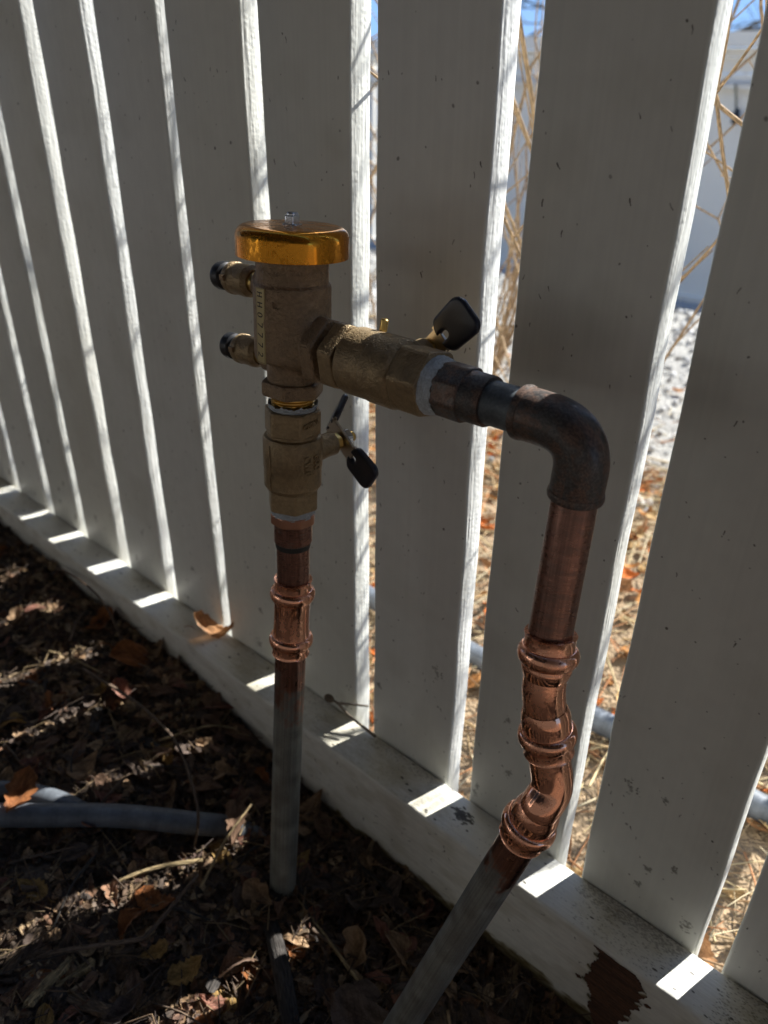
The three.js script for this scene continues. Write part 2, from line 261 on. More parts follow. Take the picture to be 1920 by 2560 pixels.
  pts.forEach(([x, y], i) => { const [xn, yn] = pts[(i + 1) % pts.length]; if (!i) s.moveTo(x, y); for (let k = 1; k <= 9; k++) s.lineTo(mix(x, xn, k / 9) + (q() - 0.5) * 0.0018, Math.min(0.087, mix(y, yn, k / 9) + (q() - 0.5) * 0.0018)); });
  const pg = new THREE.ExtrudeGeometry(s, { depth: 0.0008, bevelEnabled: false }); boxUV(pg); const wu = layer(256, 256, 5, 60, 61), wv = layer(256, 256, 40, 120, 62), wt = makeTex(256, 256, i => [78 + 34 * wu[i] - 24 * wv[i], 54 + 22 * wu[i] - 16 * wv[i], 40 + 14 * wu[i] - 12 * wv[i]], true); wt.repeat.set(12, 12);
  const wb = makeTex(256, 256, i => 0.6 * wu[i] + 0.4 * wv[i]); wb.repeat.set(12, 12);
  const pm = mesh('bare_wood_patch', pg, std({ map: wt, bumpMap: wb, bumpScale: 0.001, roughness: 0.9 }), rail); pm.position.z = RT - 0.0001; pm.userData.label = 'bare brown wood where the paint has peeled off';
  const cq = rng(43); for (const [cx, cy, cr] of [[-0.1145, 0.043, 0.0016], [-0.0645, 0.066, 0.0015]]) { const cs = new THREE.Shape(); for (let k = 0; k < 11; k++) { const t = k / 11 * 6.283, q2 = cr * (0.55 + 0.7 * cq()); k ? cs.lineTo(cx + Math.cos(t) * q2 * 1.5, cy + Math.sin(t) * q2) : cs.moveTo(cx + q2 * 1.5, cy); } const cm = mesh('bare_wood_patch', boxUV(new THREE.ExtrudeGeometry(cs, { depth: 0.0008, bevelEnabled: false })), pm.material, rail); cm.position.z = RT - 0.0001; }
  const fq = rng(47); for (const [fx, fy, fa] of [[-0.1052, 0.079, 0.4], [-0.1085, 0.062, -0.3], [-0.1098, 0.045, 0.2], [-0.1035, 0.03, -0.2], [-0.070, 0.062, 2.9], [-0.069, 0.076, 3.3], [-0.0742, 0.04, 2.8], [-0.0775, 0.022, 3.2]]) { const fs = new THREE.Shape(); fs.moveTo(-0.0022, -0.0016); fs.lineTo(0.0004 + 0.0008 * fq(), -0.0021); fs.lineTo(0.0026 + 0.001 * fq(), -0.0004); fs.lineTo(0.0016, 0.0012 + 0.0008 * fq()); fs.lineTo(-0.0019, 0.0018); fs.closePath(); const fm = mesh('paint_flake', boxUV(new THREE.ExtrudeGeometry(fs, { depth: 0.0004, bevelEnabled: false })), railMat, rail); fm.position.set(fx, fy, RT + 0.0008); fm.rotation.set(0, -0.28, fa, 'ZYX'); }
  // upper rail, above the picture
  const tr = mesh('top_rail', new THREE.BoxGeometry(3.05, 0.089, 0.038), paintA, fence); tr.position.set(-0.775, 1.06, 0.0195);
}

// ------------------------------------------------------------------ metals
const cast = (() => { const w = 512, a = layer(w, w, 60, 60, 31), b = layer(w, w, 130, 130, 32), c = layer(w, w, 14, 14, 33), d = layer(w, w, 30, 30, 34); return { bump: makeTex(w, w, i => 0.5 * a[i] + 0.35 * b[i] + 0.15 * d[i]), col: makeTex(w, w, i => { const q = 0.88 + 0.10 * (c[i] - 0.5) + 0.1 * (d[i] - 0.5) + 0.07 * (a[i] - 0.5); return [255 * q, 252 * q, 246 * q]; }, true) }; })();
cast.bump.repeat.set(1 / 0.055, 1 / 0.055); cast.col.repeat.set(1 / 0.06, 1 / 0.06);
const bronze = std({ color: lin(0.36, 0.255, 0.16), map: cast.col, metalness: 0.5, roughness: 0.5, bumpMap: cast.bump, bumpScale: 0.0008 });
const brass = std({ color: lin(0.40, 0.295, 0.17), map: cast.col, metalness: 0.55, roughness: 0.43, bumpMap: cast.bump, bumpScale: 0.00045 });
const brassBright = std({ color: lin(0.62, 0.42, 0.14), metalness: 1, roughness: 0.28 });
const steel = std({ color: lin(0.6, 0.62, 0.66), metalness: 1, roughness: 0.2 });
const plated = std({ color: lin(0.55, 0.5, 0.42), metalness: 1, roughness: 0.32 });
const rubber = std({ color: lin(0.012, 0.013, 0.016), roughness: 0.35 });
const vinyl = phys({ color: lin(0.008, 0.01, 0.022), roughness: 0.38, clearcoat: 0.25, clearcoatRoughness: 0.3 });
const smudge = (() => { const w = 512, a = layer(w, w, 9, 9, 95), b = layer(w, w, 50, 50, 96), c = layer(w, w, 160, 160, 97), r = rng(98), sc = new Float32Array(w * w); for (let k = 0; k < 90; k++) { const x = r() * w, y = r() * w, t = r() * 6.28, L = 8 + 60 * r() * r(); stroke(sc, w, w, x, y, x + Math.cos(t) * L, y + Math.sin(t) * L, 0.6, 0.5 + 0.5 * r()); } const q = i => clamp(0.2 + 0.5 * sstep(0.35, 0.8, 0.6 * a[i] + 0.4 * b[i]) + 0.25 * (c[i] - 0.5) + 0.35 * sc[i]); const t = makeTex(w, w, q), m = makeTex(w, w, i => { const k = 1 - 0.22 * q(i); return [255 * k, 252 * k, 248 * k]; }, true); for (const k of [t, m]) k.repeat.set(1 / 0.05, 1 / 0.05); return [t, m]; })();
const hoodMat = std({ color: lin(0.82, 0.34, 0.03), map: smudge[1], metalness: 0.9, roughnessMap: smudge[0], roughness: 0.62 });
const tapeTex = (() => { const a = layer(256, 256, 20, 90, 51), b = layer(256, 256, 60, 30, 52); const t = makeTex(256, 256, i => { const q = 0.78 + 0.14 * a[i] + 0.1 * b[i]; return [192 * q, 198 * q, 202 * q]; }, true), bp = makeTex(256, 256, i => 0.6 * a[i] + 0.4 * b[i]); t.repeat.set(30, 30); bp.repeat.set(30, 30); return [t, bp]; })();
const tapeMat = std({ map: tapeTex[0], bumpMap: tapeTex[1], bumpScale: 0.00035, roughness: 0.6 });
const newCopper = std({ color: lin(0.84, 0.42, 0.27), metalness: 1, roughness: 0.55, roughnessMap: smudge[0] });
// drawn copper, weathering along the length: fn(v 0..1, noise) = 0 bright .. 1 grey-green oxide; vScale is the length in metres the texture covers
function copperPipe(seed, len, wear, dark = 0.5) {
  const w = 256, h = 1024, st = layer(w, h, 120, 5, seed), n1 = layer(w, h, 8, 40, seed + 1), n2 = layer(w, h, 30, 120, seed + 2), n3 = layer(w, h, 90, 300, seed + 3), rg = layer(w, h, 3, 260, seed + 4), r = rng(seed), sc = new Float32Array(w * h);
  for (let k = 0; k < 60; k++) { const x = r() * w, y = r() * h, a = 1.2 + r(), L = 10 + 50 * r(); stroke(sc, w, h, x, y, x + Math.cos(a) * L * 0.4, y + Math.sin(a) * L, 0.6, 0.3 + 0.4 * r()); }
  const ox = new Float32Array(w * h); for (let i = 0; i < w * h; i++) { const v = ((i / w) | 0) / h; ox[i] = clamp(wear(v, 0.5 * n1[i] + 0.3 * n2[i] + 0.2 * n3[i])); }
  const col = makeTex(w, h, i => { const t = ox[i], s = 0.84 + 0.2 * st[i] - 0.04 * rg[i] - dark * 0.16 * n1[i], g = 0.72 + 0.3 * n1[i] + 0.22 * st[i] + 0.1 * (n3[i] - 0.5); const c = [[156, 117, 103], [118, 122, 116]]; return [0, 1, 2].map(j => mix(c[0][j] * s, c[1][j] * g, t) + 40 * sc[i] * t); }, true);
  const rough = makeTex(w, h, i => mix(0.24 + 0.12 * n2[i], 0.55, ox[i])), metal = makeTex(w, h, i => mix(1, 0.2, ox[i]));
  for (const t of [col, rough, metal]) { t.repeat.set(1 / 0.0697, 1 / len); }
  return std({ map: col, roughnessMap: rough, roughness: 1, metalnessMap: metal, metalness: 1 });
}
const tarnish = (() => { const w = 512, a = layer(w, w, 10, 10, 71), b = layer(w, w, 40, 40, 72), c = layer(w, w, 120, 120, 73); const t = makeTex(w, w, i => { const q = sstep(0.3, 0.75, 0.6 * a[i] + 0.4 * b[i]), g = 0.8 + 0.35 * (c[i] - 0.5); return [mix(106, 132, q) * g, mix(102, 106, q) * g, mix(99, 92, q) * g]; }, true), ro = makeTex(w, w, i => 0.32 + 0.2 * b[i] + 0.1 * c[i]); t.repeat.set(14, 14); ro.repeat.set(14, 14); return std({ map: t, roughnessMap: ro, roughness: 1, metalness: 0.5, bumpMap: ro, bumpScale: 0.0001 }); })();
const greyTarnish = (() => { const w = 256, a = layer(w, w, 8, 8, 81), b = layer(w, w, 60, 60, 82); const t = makeTex(w, w, i => { const g = 0.75 + 0.3 * a[i] + 0.2 * (b[i] - 0.5); return [106 * g, 112 * g, 116 * g]; }, true); t.repeat.set(18, 18); return std({ map: t, roughness: 0.5, metalness: 0.45 }); })();

// ------------------------------------------------------------------ vacuum breaker and its piping: one rigid thing
const rig = group('vacuum_breaker'); tag(rig, 'bronze backflow vacuum breaker with orange hood, ball valves and copper pipes', 'backflow valve');
const LA = V(-0.3425, 0.3177, 0.0985), LTOP = V(-0.3434, 0.5524, 0.0842), LD = LTOP.clone().sub(LA).normalize();
const onL = v => { const y = 0.4825 + (v - 0.4825) * (v < 0.4825 ? 0.939 : 0.987); return LA.clone().addScaledVector(LD, (y - LA.y) / LD.y); };
function placeL(m, y) { place(m, onL(y), LD); m.scale.y = 0.945; return m; }
const O = onL(0.4825); // where the outlet leaves the body
const face = (th) => { const f = V(0.757, 0, 0.653), r = V(0.653, 0, -0.757); return f.multiplyScalar(Math.cos(th)).addScaledVector(r, Math.sin(th)); };
// hex rotation so that a corner points to face(theta), for a nut whose axis is close to y
const corner = th => { const d = face(th); return Math.atan2(-d.z, d.x); };
{
  // cast body
  const ax = [LD.x, LD.y, LD.z], at = s => [LD.x * s, LD.y * s, LD.z * s];
  const f = (x, y, z) => {
    let d = sdCyl(x, y, z, at(-0.0108), ax, 0.0452, 0.0225, 0.003);
    d = smin(d, sdCyl(x, y, z, at(0.03), ax, 0.026, 0.0208, 0.0006), 0.0007);
    d = smin(d, sdCone(x, y, z, [0.0035, 0.013, 0], [0.0098, 0.0045, 0], 0.0205, 0.0162), 0.004);
    d = smin(d, sdCyl(x, y, z, [0, 0, 0], [1, 0, 0], 0.0265, 0.0152, 0.001), 0.006);
    d = smin(d, sdCyl(x, y, z, at(-0.028), ax, 0.03, 0.0153, 0.001), 0.004);
    d = smin(d, sdCyl(x, y, z, [0, 0.0290, 0], [-1, 0, 0], 0.0245, 0.0098, 0.001), 0.002);
    d = smin(d, sdCyl(x, y, z, [0, -0.0145, 0], [-1, 0, 0], 0.0225, 0.0092, 0.001), 0.002);
    return d;
  };
  const body = mesh('valve_body', surfaceNets(f, [-0.028, -0.031, -0.026], [0.03, 0.06, 0.026], 0.0008), bronze, rig); body.position.copy(O);
  // raised arrow and foundry mark
  const arrow = new THREE.Shape([[0, 0], [0.0072, 0], [0.0072, -0.0016], [0.0118, 0.0014], [0.0072, 0.0044], [0.0072, 0.0028], [0, 0.0028]].map(p => new THREE.Vector2(...p)));
  const arrowGeo = boxUV(new THREE.ExtrudeGeometry(arrow, { depth: 0.0011, bevelThickness: 0.0003, bevelSize: 0.0002, bevelSegments: 1 }));
  const onBody = (o, th, y, r) => { const d = face(th); o.position.set(d.x * r, y, d.z * r); o.lookAt(o.position.clone().add(d)); body.add(o); };
  const am = mesh('flow_arrow', arrowGeo, bronze); onBody(am, -0.36, -0.0058, 0.0214); am.rotateZ(-0.04);
  const mk = mesh('foundry_mark', boxUV(new THREE.ExtrudeGeometry(new THREE.Shape([[0, 0], [0.0034, 0], [0.0034, 0.0008], [0.0009, 0.0008], [0.0009, 0.004], [0, 0.004]].map(p => new THREE.Vector2(...p))), { depth: 0.0008, bevelEnabled: false })), bronze); onBody(mk, -0.5, 0.0235, 0.0217);
  // serial plate, bent round the body
  const cv = document.createElement('canvas'); cv.width = 640; cv.height = 104; const c = cv.getContext('2d'); c.fillStyle = '#b3a274'; c.fillRect(0, 0, 640, 104); c.strokeStyle = '#7d6e45'; c.lineWidth = 5; c.strokeRect(6, 6, 628, 92);
  c.fillStyle = '#1d1a12'; c.font = 'bold 84px monospace'; c.textBaseline = 'middle'; 'HH07772'.split('').forEach((ch, i) => c.fillText(ch, 28 + i * 85, 55));
  const pt = new THREE.CanvasTexture(cv); pt.colorSpace = THREE.SRGBColorSpace;
  const pl = new THREE.BoxGeometry(0.0078, 0.0425, 0.0007, 10, 10, 1), pp = pl.attributes.position, pu = pl.attributes.uv; const RB = 0.0226;
  for (let i = 0; i < pp.count; i++) { const x = pp.getX(i), y = pp.getY(i), z = pp.getZ(i), th = -0.93 + x / RB, d = face(th); pu.setXY(i, 0.5 - y / 0.0425, 0.5 + x / 0.0078); pp.setXYZ(i, d.x * (RB + z), y, d.z * (RB + z)); }
  pl.computeVertexNormals(); const plate = mesh('serial_plate', pl, std({ map: pt, metalness: 0.3, roughness: 0.45 }), body); plate.position.copy(LD).multiplyScalar(0.0112); plate.quaternion.setFromUnitVectors(Y, LD); plate.userData.label = 'tan serial plate reading HH07772';
  // hood
  const y0 = 0.5309, H = 0.0166, R = 0.0318, pr = [[0.0225, 0.0015], [R - 0.0012, 0.0015], [R - 0.0012, 0], [R, 0.0004], [R, H - 0.0062]];
  for (let k = 1; k <= 8; k++) { const a = k / 8 * Math.PI / 2; pr.push([R - 0.0062 + Math.cos(a) * 0.0062, H - 0.0062 + Math.sin(a) * 0.0062]); } pr.push([0.015, H + 0.0003], [0.0, H + 0.0005]);
  const hood = group('hood', rig); place(hood, onL(y0), LD);
  mesh('hood_shell', lathe(pr, 72, 0.6), hoodMat, hood);
  const nut = mesh('acorn_nut', hexGeo(0.0047, 0.0052, 0.3, 0.0007), steel, hood); nut.position.y = H + 0.0003;
  const stud = mesh('stud', lathe([[0.0033, 0], [0.0033, 0.0058], [0.0026, 0.0066], [0, 0.0069]], 20), steel, hood); stud.position.y = H + 0.0003;
  const wsh = mesh('washer', lathe([[0, 0], [0.0056, 0], [0.0056, 0.0006], [0, 0.0006]], 28), steel, hood); wsh.position.y = H + 0.0002;
  // hexes on the body
  const hb = mesh('inlet_hex', hexGeo(0.0194, 0.0098, corner(0.75), 0.0016), bronze, rig); placeL(hb, 0.4477);
  const ho = mesh('outlet_hex', hexGeo(0.0206, 0.0096, 0.15, 0.0014), bronze, rig); place(ho, V(-0.3198, 0.4815, 0.0865), V(1, 0, 0));
  // test cocks
  const cock = (root, dir, s, len) => {
    const g = group('test_cock', rig); place(g, root, dir); g.scale.y = len;
    mesh('threaded_stem', lathe([[0, 0], [0.0062 * s, 0], [0.0062 * s, 0.0006], [0.0058 * s, 0.0012], [0.0062 * s, 0.0018], [0.0058 * s, 0.0024], [0.0062 * s, 0.003], [0.0058 * s, 0.0036], [0.0062 * s, 0.0042], [0.0062 * s, 0.0075], [0, 0.0075]], 32), brassBright, g);
    mesh('cock_body', lathe([[0, 0.0068], [0.0072 * s, 0.0068], [0.0094 * s, 0.0095], [0.0097 * s, 0.0125], [0.0094 * s, 0.013], [0.0094 * s, 0.0205], [0.0098 * s, 0.021], [0.0098 * s, 0.0235], [0.0085 * s, 0.0255], [0, 0.0258]], 40), brass, g);
    const cap = mesh('cap', lathe([[0, 0.025], [0.0068 * s, 0.025], [0.0068 * s, 0.0285], [0.0084 * s, 0.0292], [0.0087 * s, 0.0325], [0.0082 * s, 0.0345], [0.0068 * s, 0.0352], [0, 0.0352]], 36, 0.8), rubber, g); cap.userData.label = 'black rubber cap';
    const rib = mesh('screw_slot', boxUV(new THREE.BoxGeometry(0.0032, 0.003, 0.0042)), bronze, g); rib.position.set(0.002, 0.022, 0.0088 * s); return g;
  };
  cock(O.clone().add(V(-0.0235, 0.0290, 0)), V(-1, -0.03, 0), 1.0, 1.2);
  cock(O.clone().add(V(-0.0215, -0.0145, 0)), V(-1, -0.03, 0.02), 0.97, 1.15);
}
// threads and sealing tape
const threadGeo = (r, h) => { const p = [[r * 0.7, 0]]; for (let s = 0; s < h; s += 0.0018) p.push([r, s], [r, s + 0.0006], [r - 0.0009, s + 0.0012]); p.push([r * 0.7, h]); return lathe(p, 40, 0.3); };
function tapeGeo(r0, r1, h, seed, rag) {
  const q = rng(seed), seg = 64, n = 10, pos = [], uv = [], idx = [], ph = [q() * 6, q() * 6, q() * 6];
  for (let j = 0; j <= n; j++) for (let i = 0; i <= seg; i++) { const a = i / seg * Math.PI * 2, ii = i % seg, t = j / n, e = rag * (t > 0.75 ? (t - 0.75) * 4 : 0) * (Math.sin(a * 9 + ph[0]) * 0.5 + Math.sin(a * 17 + ph[1]) * 0.4 + Math.sin(a * 31 + ph[2]) * 0.4), r = mix(r0, r1, t) + 0.0003 * Math.sin(t * 14 + a + ph[1]) + 0.00015 * Math.sin(ii * 1.9 + j * 2.3) + (t > 0.9 ? rag * 0.4 : 0); pos.push(Math.cos(a) * r, t * h + e, Math.sin(a) * r); uv.push(a * r0, t * h); }
  for (let j = 0; j < n; j++) for (let i = 0; i < seg; i++) { const a = j * (seg + 1) + i, b = a + 1, c = a + seg + 1, d = c + 1; idx.push(a, c, b, b, c, d); }
  const g = new THREE.BufferGeometry(); g.setAttribute('position', new THREE.Float32BufferAttribute(pos, 3)); g.setAttribute('uv', new THREE.Float32BufferAttribute(uv, 2)); g.setIndex(idx); g.computeVertexNormals(); return g;
}
const font = await new FontLoader().loadAsync('fonts/droid/droid_sans_bold.typeface.json');
const text = (s, size, depth) => { const g = new TextGeometry(s, { font, size, depth, curveSegments: 3, bevelEnabled: true, bevelThickness: 0.00012, bevelSize: 0.00008, bevelSegments: 1 }); g.computeBoundingBox(); const c = g.boundingBox.getCenter(V()); g.translate(-c.x, -c.y, 0); return boxUV(g); };
// butterfly handle lying in its own x,y plane, long axis x; bentL / bentR tilt the wings about y
function handle(parent, at, turn, bentL, bentR, yaw) {
  const h = group('handle', parent); h.position.copy(at); h.rotation.set(0, yaw, turn, 'YXZ');
  const plateS = new THREE.Shape(); plateS.moveTo(-0.014, -0.0062); plateS.lineTo(0.014, -0.0062); plateS.lineTo(0.014, 0.0062); plateS.lineTo(-0.014, 0.0062); plateS.closePath();
  const parts = [new THREE.ExtrudeGeometry(plateS, { depth: 0.0016, bevelThickness: 0.0003, bevelSize: 0.0003, bevelSegments: 1 })];
  for (const [s, bent] of [[1, bentR], [-1, bentL]]) {
    const arm = new THREE.BoxGeometry(0.014, 0.0034, 0.0018); const a2 = arm.clone(); arm.translate(0.006, 0.0062, 0); a2.translate(0.006, -0.0062, 0);
    for (const b of [arm, a2]) { b.rotateY(-s * bent); if (s < 0) b.rotateZ(Math.PI); b.translate(s * 0.0125, 0, 0.0008); parts.push(b.toNonIndexed()); }
  }
  const pg = mergeGeometries(parts.map(g => { const q = g.index ? g.toNonIndexed() : g; for (const k of Object.keys(q.attributes)) if (!['position', 'normal', 'uv'].includes(k)) q.deleteAttribute(k); return q; }));
  mesh('handle_plate', pg, plated, h);
  for (const [s, bent] of [[1, bentR], [-1, bentL]]) {
    const f = (x, y, z) => { // rounded slab, notched at its root, thin dip at the middle
      const hw = 0.0106 - 0.0012 * sstep(0.004, 0.0, x) + 0.0008 * sstep(0.0, 0.02, x), dx = Math.max(Math.abs(x - 0.0125) - 0.0125 + 0.0062, 0), dy = Math.max(Math.abs(y) - hw + 0.0062, 0), q = Math.hypot(dx, dy) - 0.0062;
      const slot = Math.hypot(Math.max(x - 0.0045, 0), y) - 0.0021, th = 0.00235 - 0.0006 * Math.exp(-((x - 0.013) ** 2 + y * y) / 0.00005);
      const d2 = Math.max(q, -slot), a = Math.max(d2 + 0.0019, 0), b = Math.max(Math.abs(z) - th + 0.0019, 0); return Math.hypot(a, b) - 0.0019 + Math.min(Math.max(d2 + 0.0019, Math.abs(z) - th + 0.0019), 0);
    };
    const g = surfaceNets(f, [-0.003, -0.0145, -0.004], [0.029, 0.0145, 0.004], 0.00055); g.translate(-0.001, 0, 0); g.rotateY(-s * bent); if (s < 0) g.rotateZ(Math.PI); g.translate(s * 0.0125, 0, 0.0008);
    const gm = mesh('grip', g, vinyl, h); gm.userData.label = 'black vinyl dipped grip';
  }
  return h;
}
function stem(parent, at, dir) {
  const g = group('stem', parent); place(g, at, dir);
  mesh('packing_boss', lathe([[0, 0], [0.0088, 0], [0.0078, 0.010], [0.0078, 0.0165], [0.006, 0.0172], [0, 0.0172]], 32), brass, g);
  const n = mesh('packing_nut', hexGeo(0.0062, 0.004, 0.2, 0.0005), brassBright, g); n.position.y = 0.0172;
  const n2 = mesh('handle_nut', hexGeo(0.0066, 0.0048, 0.5, 0.0006), steel, g); n2.position.y = 0.0248;
  const st = mesh('stem_end', lathe([[0.0036, 0], [0.0036, 0.0125], [0.003, 0.0134], [0, 0.0136]], 20), brassBright, g); st.position.y = 0.0205;
  return g;
}
// lower (inlet) ball valve, on the upright pipe
{
  const v = group('ball_valve', rig);
  const t0 = mesh('nipple_thread', threadGeo(0.0133, 0.014), brassBright, v); placeL(t0, 0.4355);
  const top = mesh('hex_end', hexGeo(0.0182, 0.0165, corner(0.23), 0.0011), brass, v); placeL(top, 0.4218);
  const bar = mesh('barrel', lathe([[0, 0], [0.0150, 0], [0.0166, 0.0008], [0.0176, 0.003], [0.0184, 0.004], [0.0184, 0.0172], [0.01875, 0.0178], [0.01875, 0.0370], [0.0178, 0.0388], [0.0160, 0.0395], [0.0160, 0.0415], [0, 0.0415]], 64, 0.55), brass, v); placeL(bar, 0.3806);
  const bot = mesh('hex_end', hexGeo(0.0172, 0.0148, corner(0.08), 0.001), brass, v); placeL(bot, 0.3668);
  const seam = mesh('casting_seam', boxUV(new THREE.BoxGeometry(0.0007, 0.030, 0.0012)), brass, v); { const d = face(-0.86); place(seam, onL(0.4015).addScaledVector(d, 0.0187), LD); }
  const stp = onL(0.4035); stem(v, stp.clone().add(V(0.0015, 0, -0.0155)), V(0.12, 0.02, -1));
  handle(v, stp.clone().add(V(0.0050, 0.001, -0.0395)), -0.6, 0.9, -0.1, -0.12);
  // raised letters
  const flat = (s, size, th, y, r, spin) => { const m = mesh('raised_lettering', text(s, size, 0.0011), brass, v), d = face(th); m.position.copy(onL(y)).addScaledVector(d, r); m.lookAt(m.position.clone().add(d)); m.rotateZ(spin); return m; };
  flat('CHINA', 0.0031, 0.23 + Math.PI / 6, 0.4312, 0.01572, 0.06); flat('CWP', 0.0046, 0.5, 0.4040, 0.0184, -Math.PI / 2); flat('600', 0.0046, 0.86, 0.4050, 0.0184, -Math.PI / 2);
  const tp = mesh('thread_tape', tapeGeo(0.0142, 0.0150, 0.0052, 3, 0.0011), tapeMat, v); placeL(tp, 0.4372);
}
// outlet ball valve, level
{
  const v = group('ball_valve', rig), X = V(1, 0, 0), P = x => V(x, 0.4815, 0.0865);
  place(mesh('nipple_thread', threadGeo(0.0133, 0.014), brassBright, v), P(-0.315), X);
  place(mesh('hex_end', hexGeo(0.0202, 0.0108, 0.15, 0.0014), brass, v), P(-0.3056), X);
  place(mesh('barrel', lathe([[0, 0], [0.0166, 0], [0.0184, 0.0012], [0.0188, 0.003], [0.0188, 0.020], [0.0192, 0.0206], [0.0192, 0.0355], [0.0182, 0.0372], [0.0166, 0.0384], [0.0166, 0.0405], [0, 0.0405]], 64, 0.55), brass, v), P(-0.2940), X);
  place(mesh('hex_end', hexGeo(0.0192, 0.0192, 0.28, 0.0012), brass, v), P(-0.2548), X);
  stem(v, P(-0.2712).add(V(0, 0.001, -0.0165)), V(0, 0.08, -1));
  handle(v, P(-0.2722).add(V(0, 0.0005, -0.0395)), 0.84, 0.1, -0.12, 0.0).scale.setScalar(1.06);
  place(mesh('stop_pin', lathe([[0, 0], [0.0022, 0], [0.0022, 0.0058], [0.0016, 0.0066], [0, 0.0067]], 20), brassBright, v), P(-0.2800).add(V(0, 0.0175, -0.008)), V(0, 1, -0.2));
  place(mesh('thread_tape', tapeGeo(0.0160, 0.0138, 0.0085, 9, 0.0006), tapeMat, v), P(-0.2366), X);
  const ar = mesh('raised_lettering', text('>H', 0.004, 0.0006), brass, v); ar.position.copy(P(-0.2690)).add(V(0, 0.0168, 0.0066)); ar.lookAt(ar.position.clone().add(V(0, 0.93, 0.37)));
}
// fittings and pipes
const wearMid = (v, n) => sstep(0.50, 0.58, v + 0.16 * (n - 0.5)) * 0.95 + 0.05 * n;
{
  // upright inlet: male adapter, pipe, press coupling, pipe into the ground
  const a = group('male_adapter', rig);
  placeL(mesh('thread_tape', tapeGeo(0.0144, 0.0138, 0.0075, 21, 0.0004), tapeMat, a), 0.3615);
  placeL(mesh('adapter_hex', hexGeo(0.0152, 0.0075, corner(0.3), 0.0008, 8), newCopperDull(), a), 0.3552);
  placeL(mesh('adapter_socket', lathe([[0, 0], [0.0122, 0], [0.0128, 0.0006], [0.0128, 0.013], [0.0132, 0.0165], [0, 0.0165]], 40), copperPipe(401, 0.03, (v, n) => 0.6 * sstep(0.62, 0.8, n)), a), 0.3395);
  placeL(mesh('solder_ring', lathe([[0.0108, 0], [0.0116, 0.0004], [0.01185, 0.003], [0.0116, 0.0052], [0.0108, 0.0056]], 40), std({ color: lin(0.035, 0.036, 0.034), roughness: 0.45, metalness: 0.4 }), a), 0.3348);
  const pw = copperPipe(411, 0.06, (v, n) => 0.08 * sstep(0.55, 0.8, n), 0.2);
  placeL(mesh('copper_pipe', lathe([[0.0111, 0], [0.0111, 0.040]], 40), pw, rig), 0.2985);
  const J = V(-0.343, 0.3065, 0.0992), B = V(-0.3432, 0.032, 0.1265), D = J.clone().sub(B).normalize();
  const cup = group('press_coupling', rig); place(cup, J.clone().addScaledVector(D, 0.0118), D.clone().negate()); mesh('coupling_body', pressHub(0.0615, true), newCopper, cup);
  const low = mesh('copper_pipe', lathe([[0.0111, 0], [0.0111, 0.360]], 40), copperPipe(421, 0.36, (v, n) => sstep(0.80, 0.70, v + 0.26 * (n - 0.5)) * (0.86 + 0.14 * n)), rig); place(low, J.clone().addScaledVector(D, -0.36), D);
}
function newCopperDull() { return std({ color: lin(0.46, 0.24, 0.16), metalness: 1, roughness: 0.32 }); }
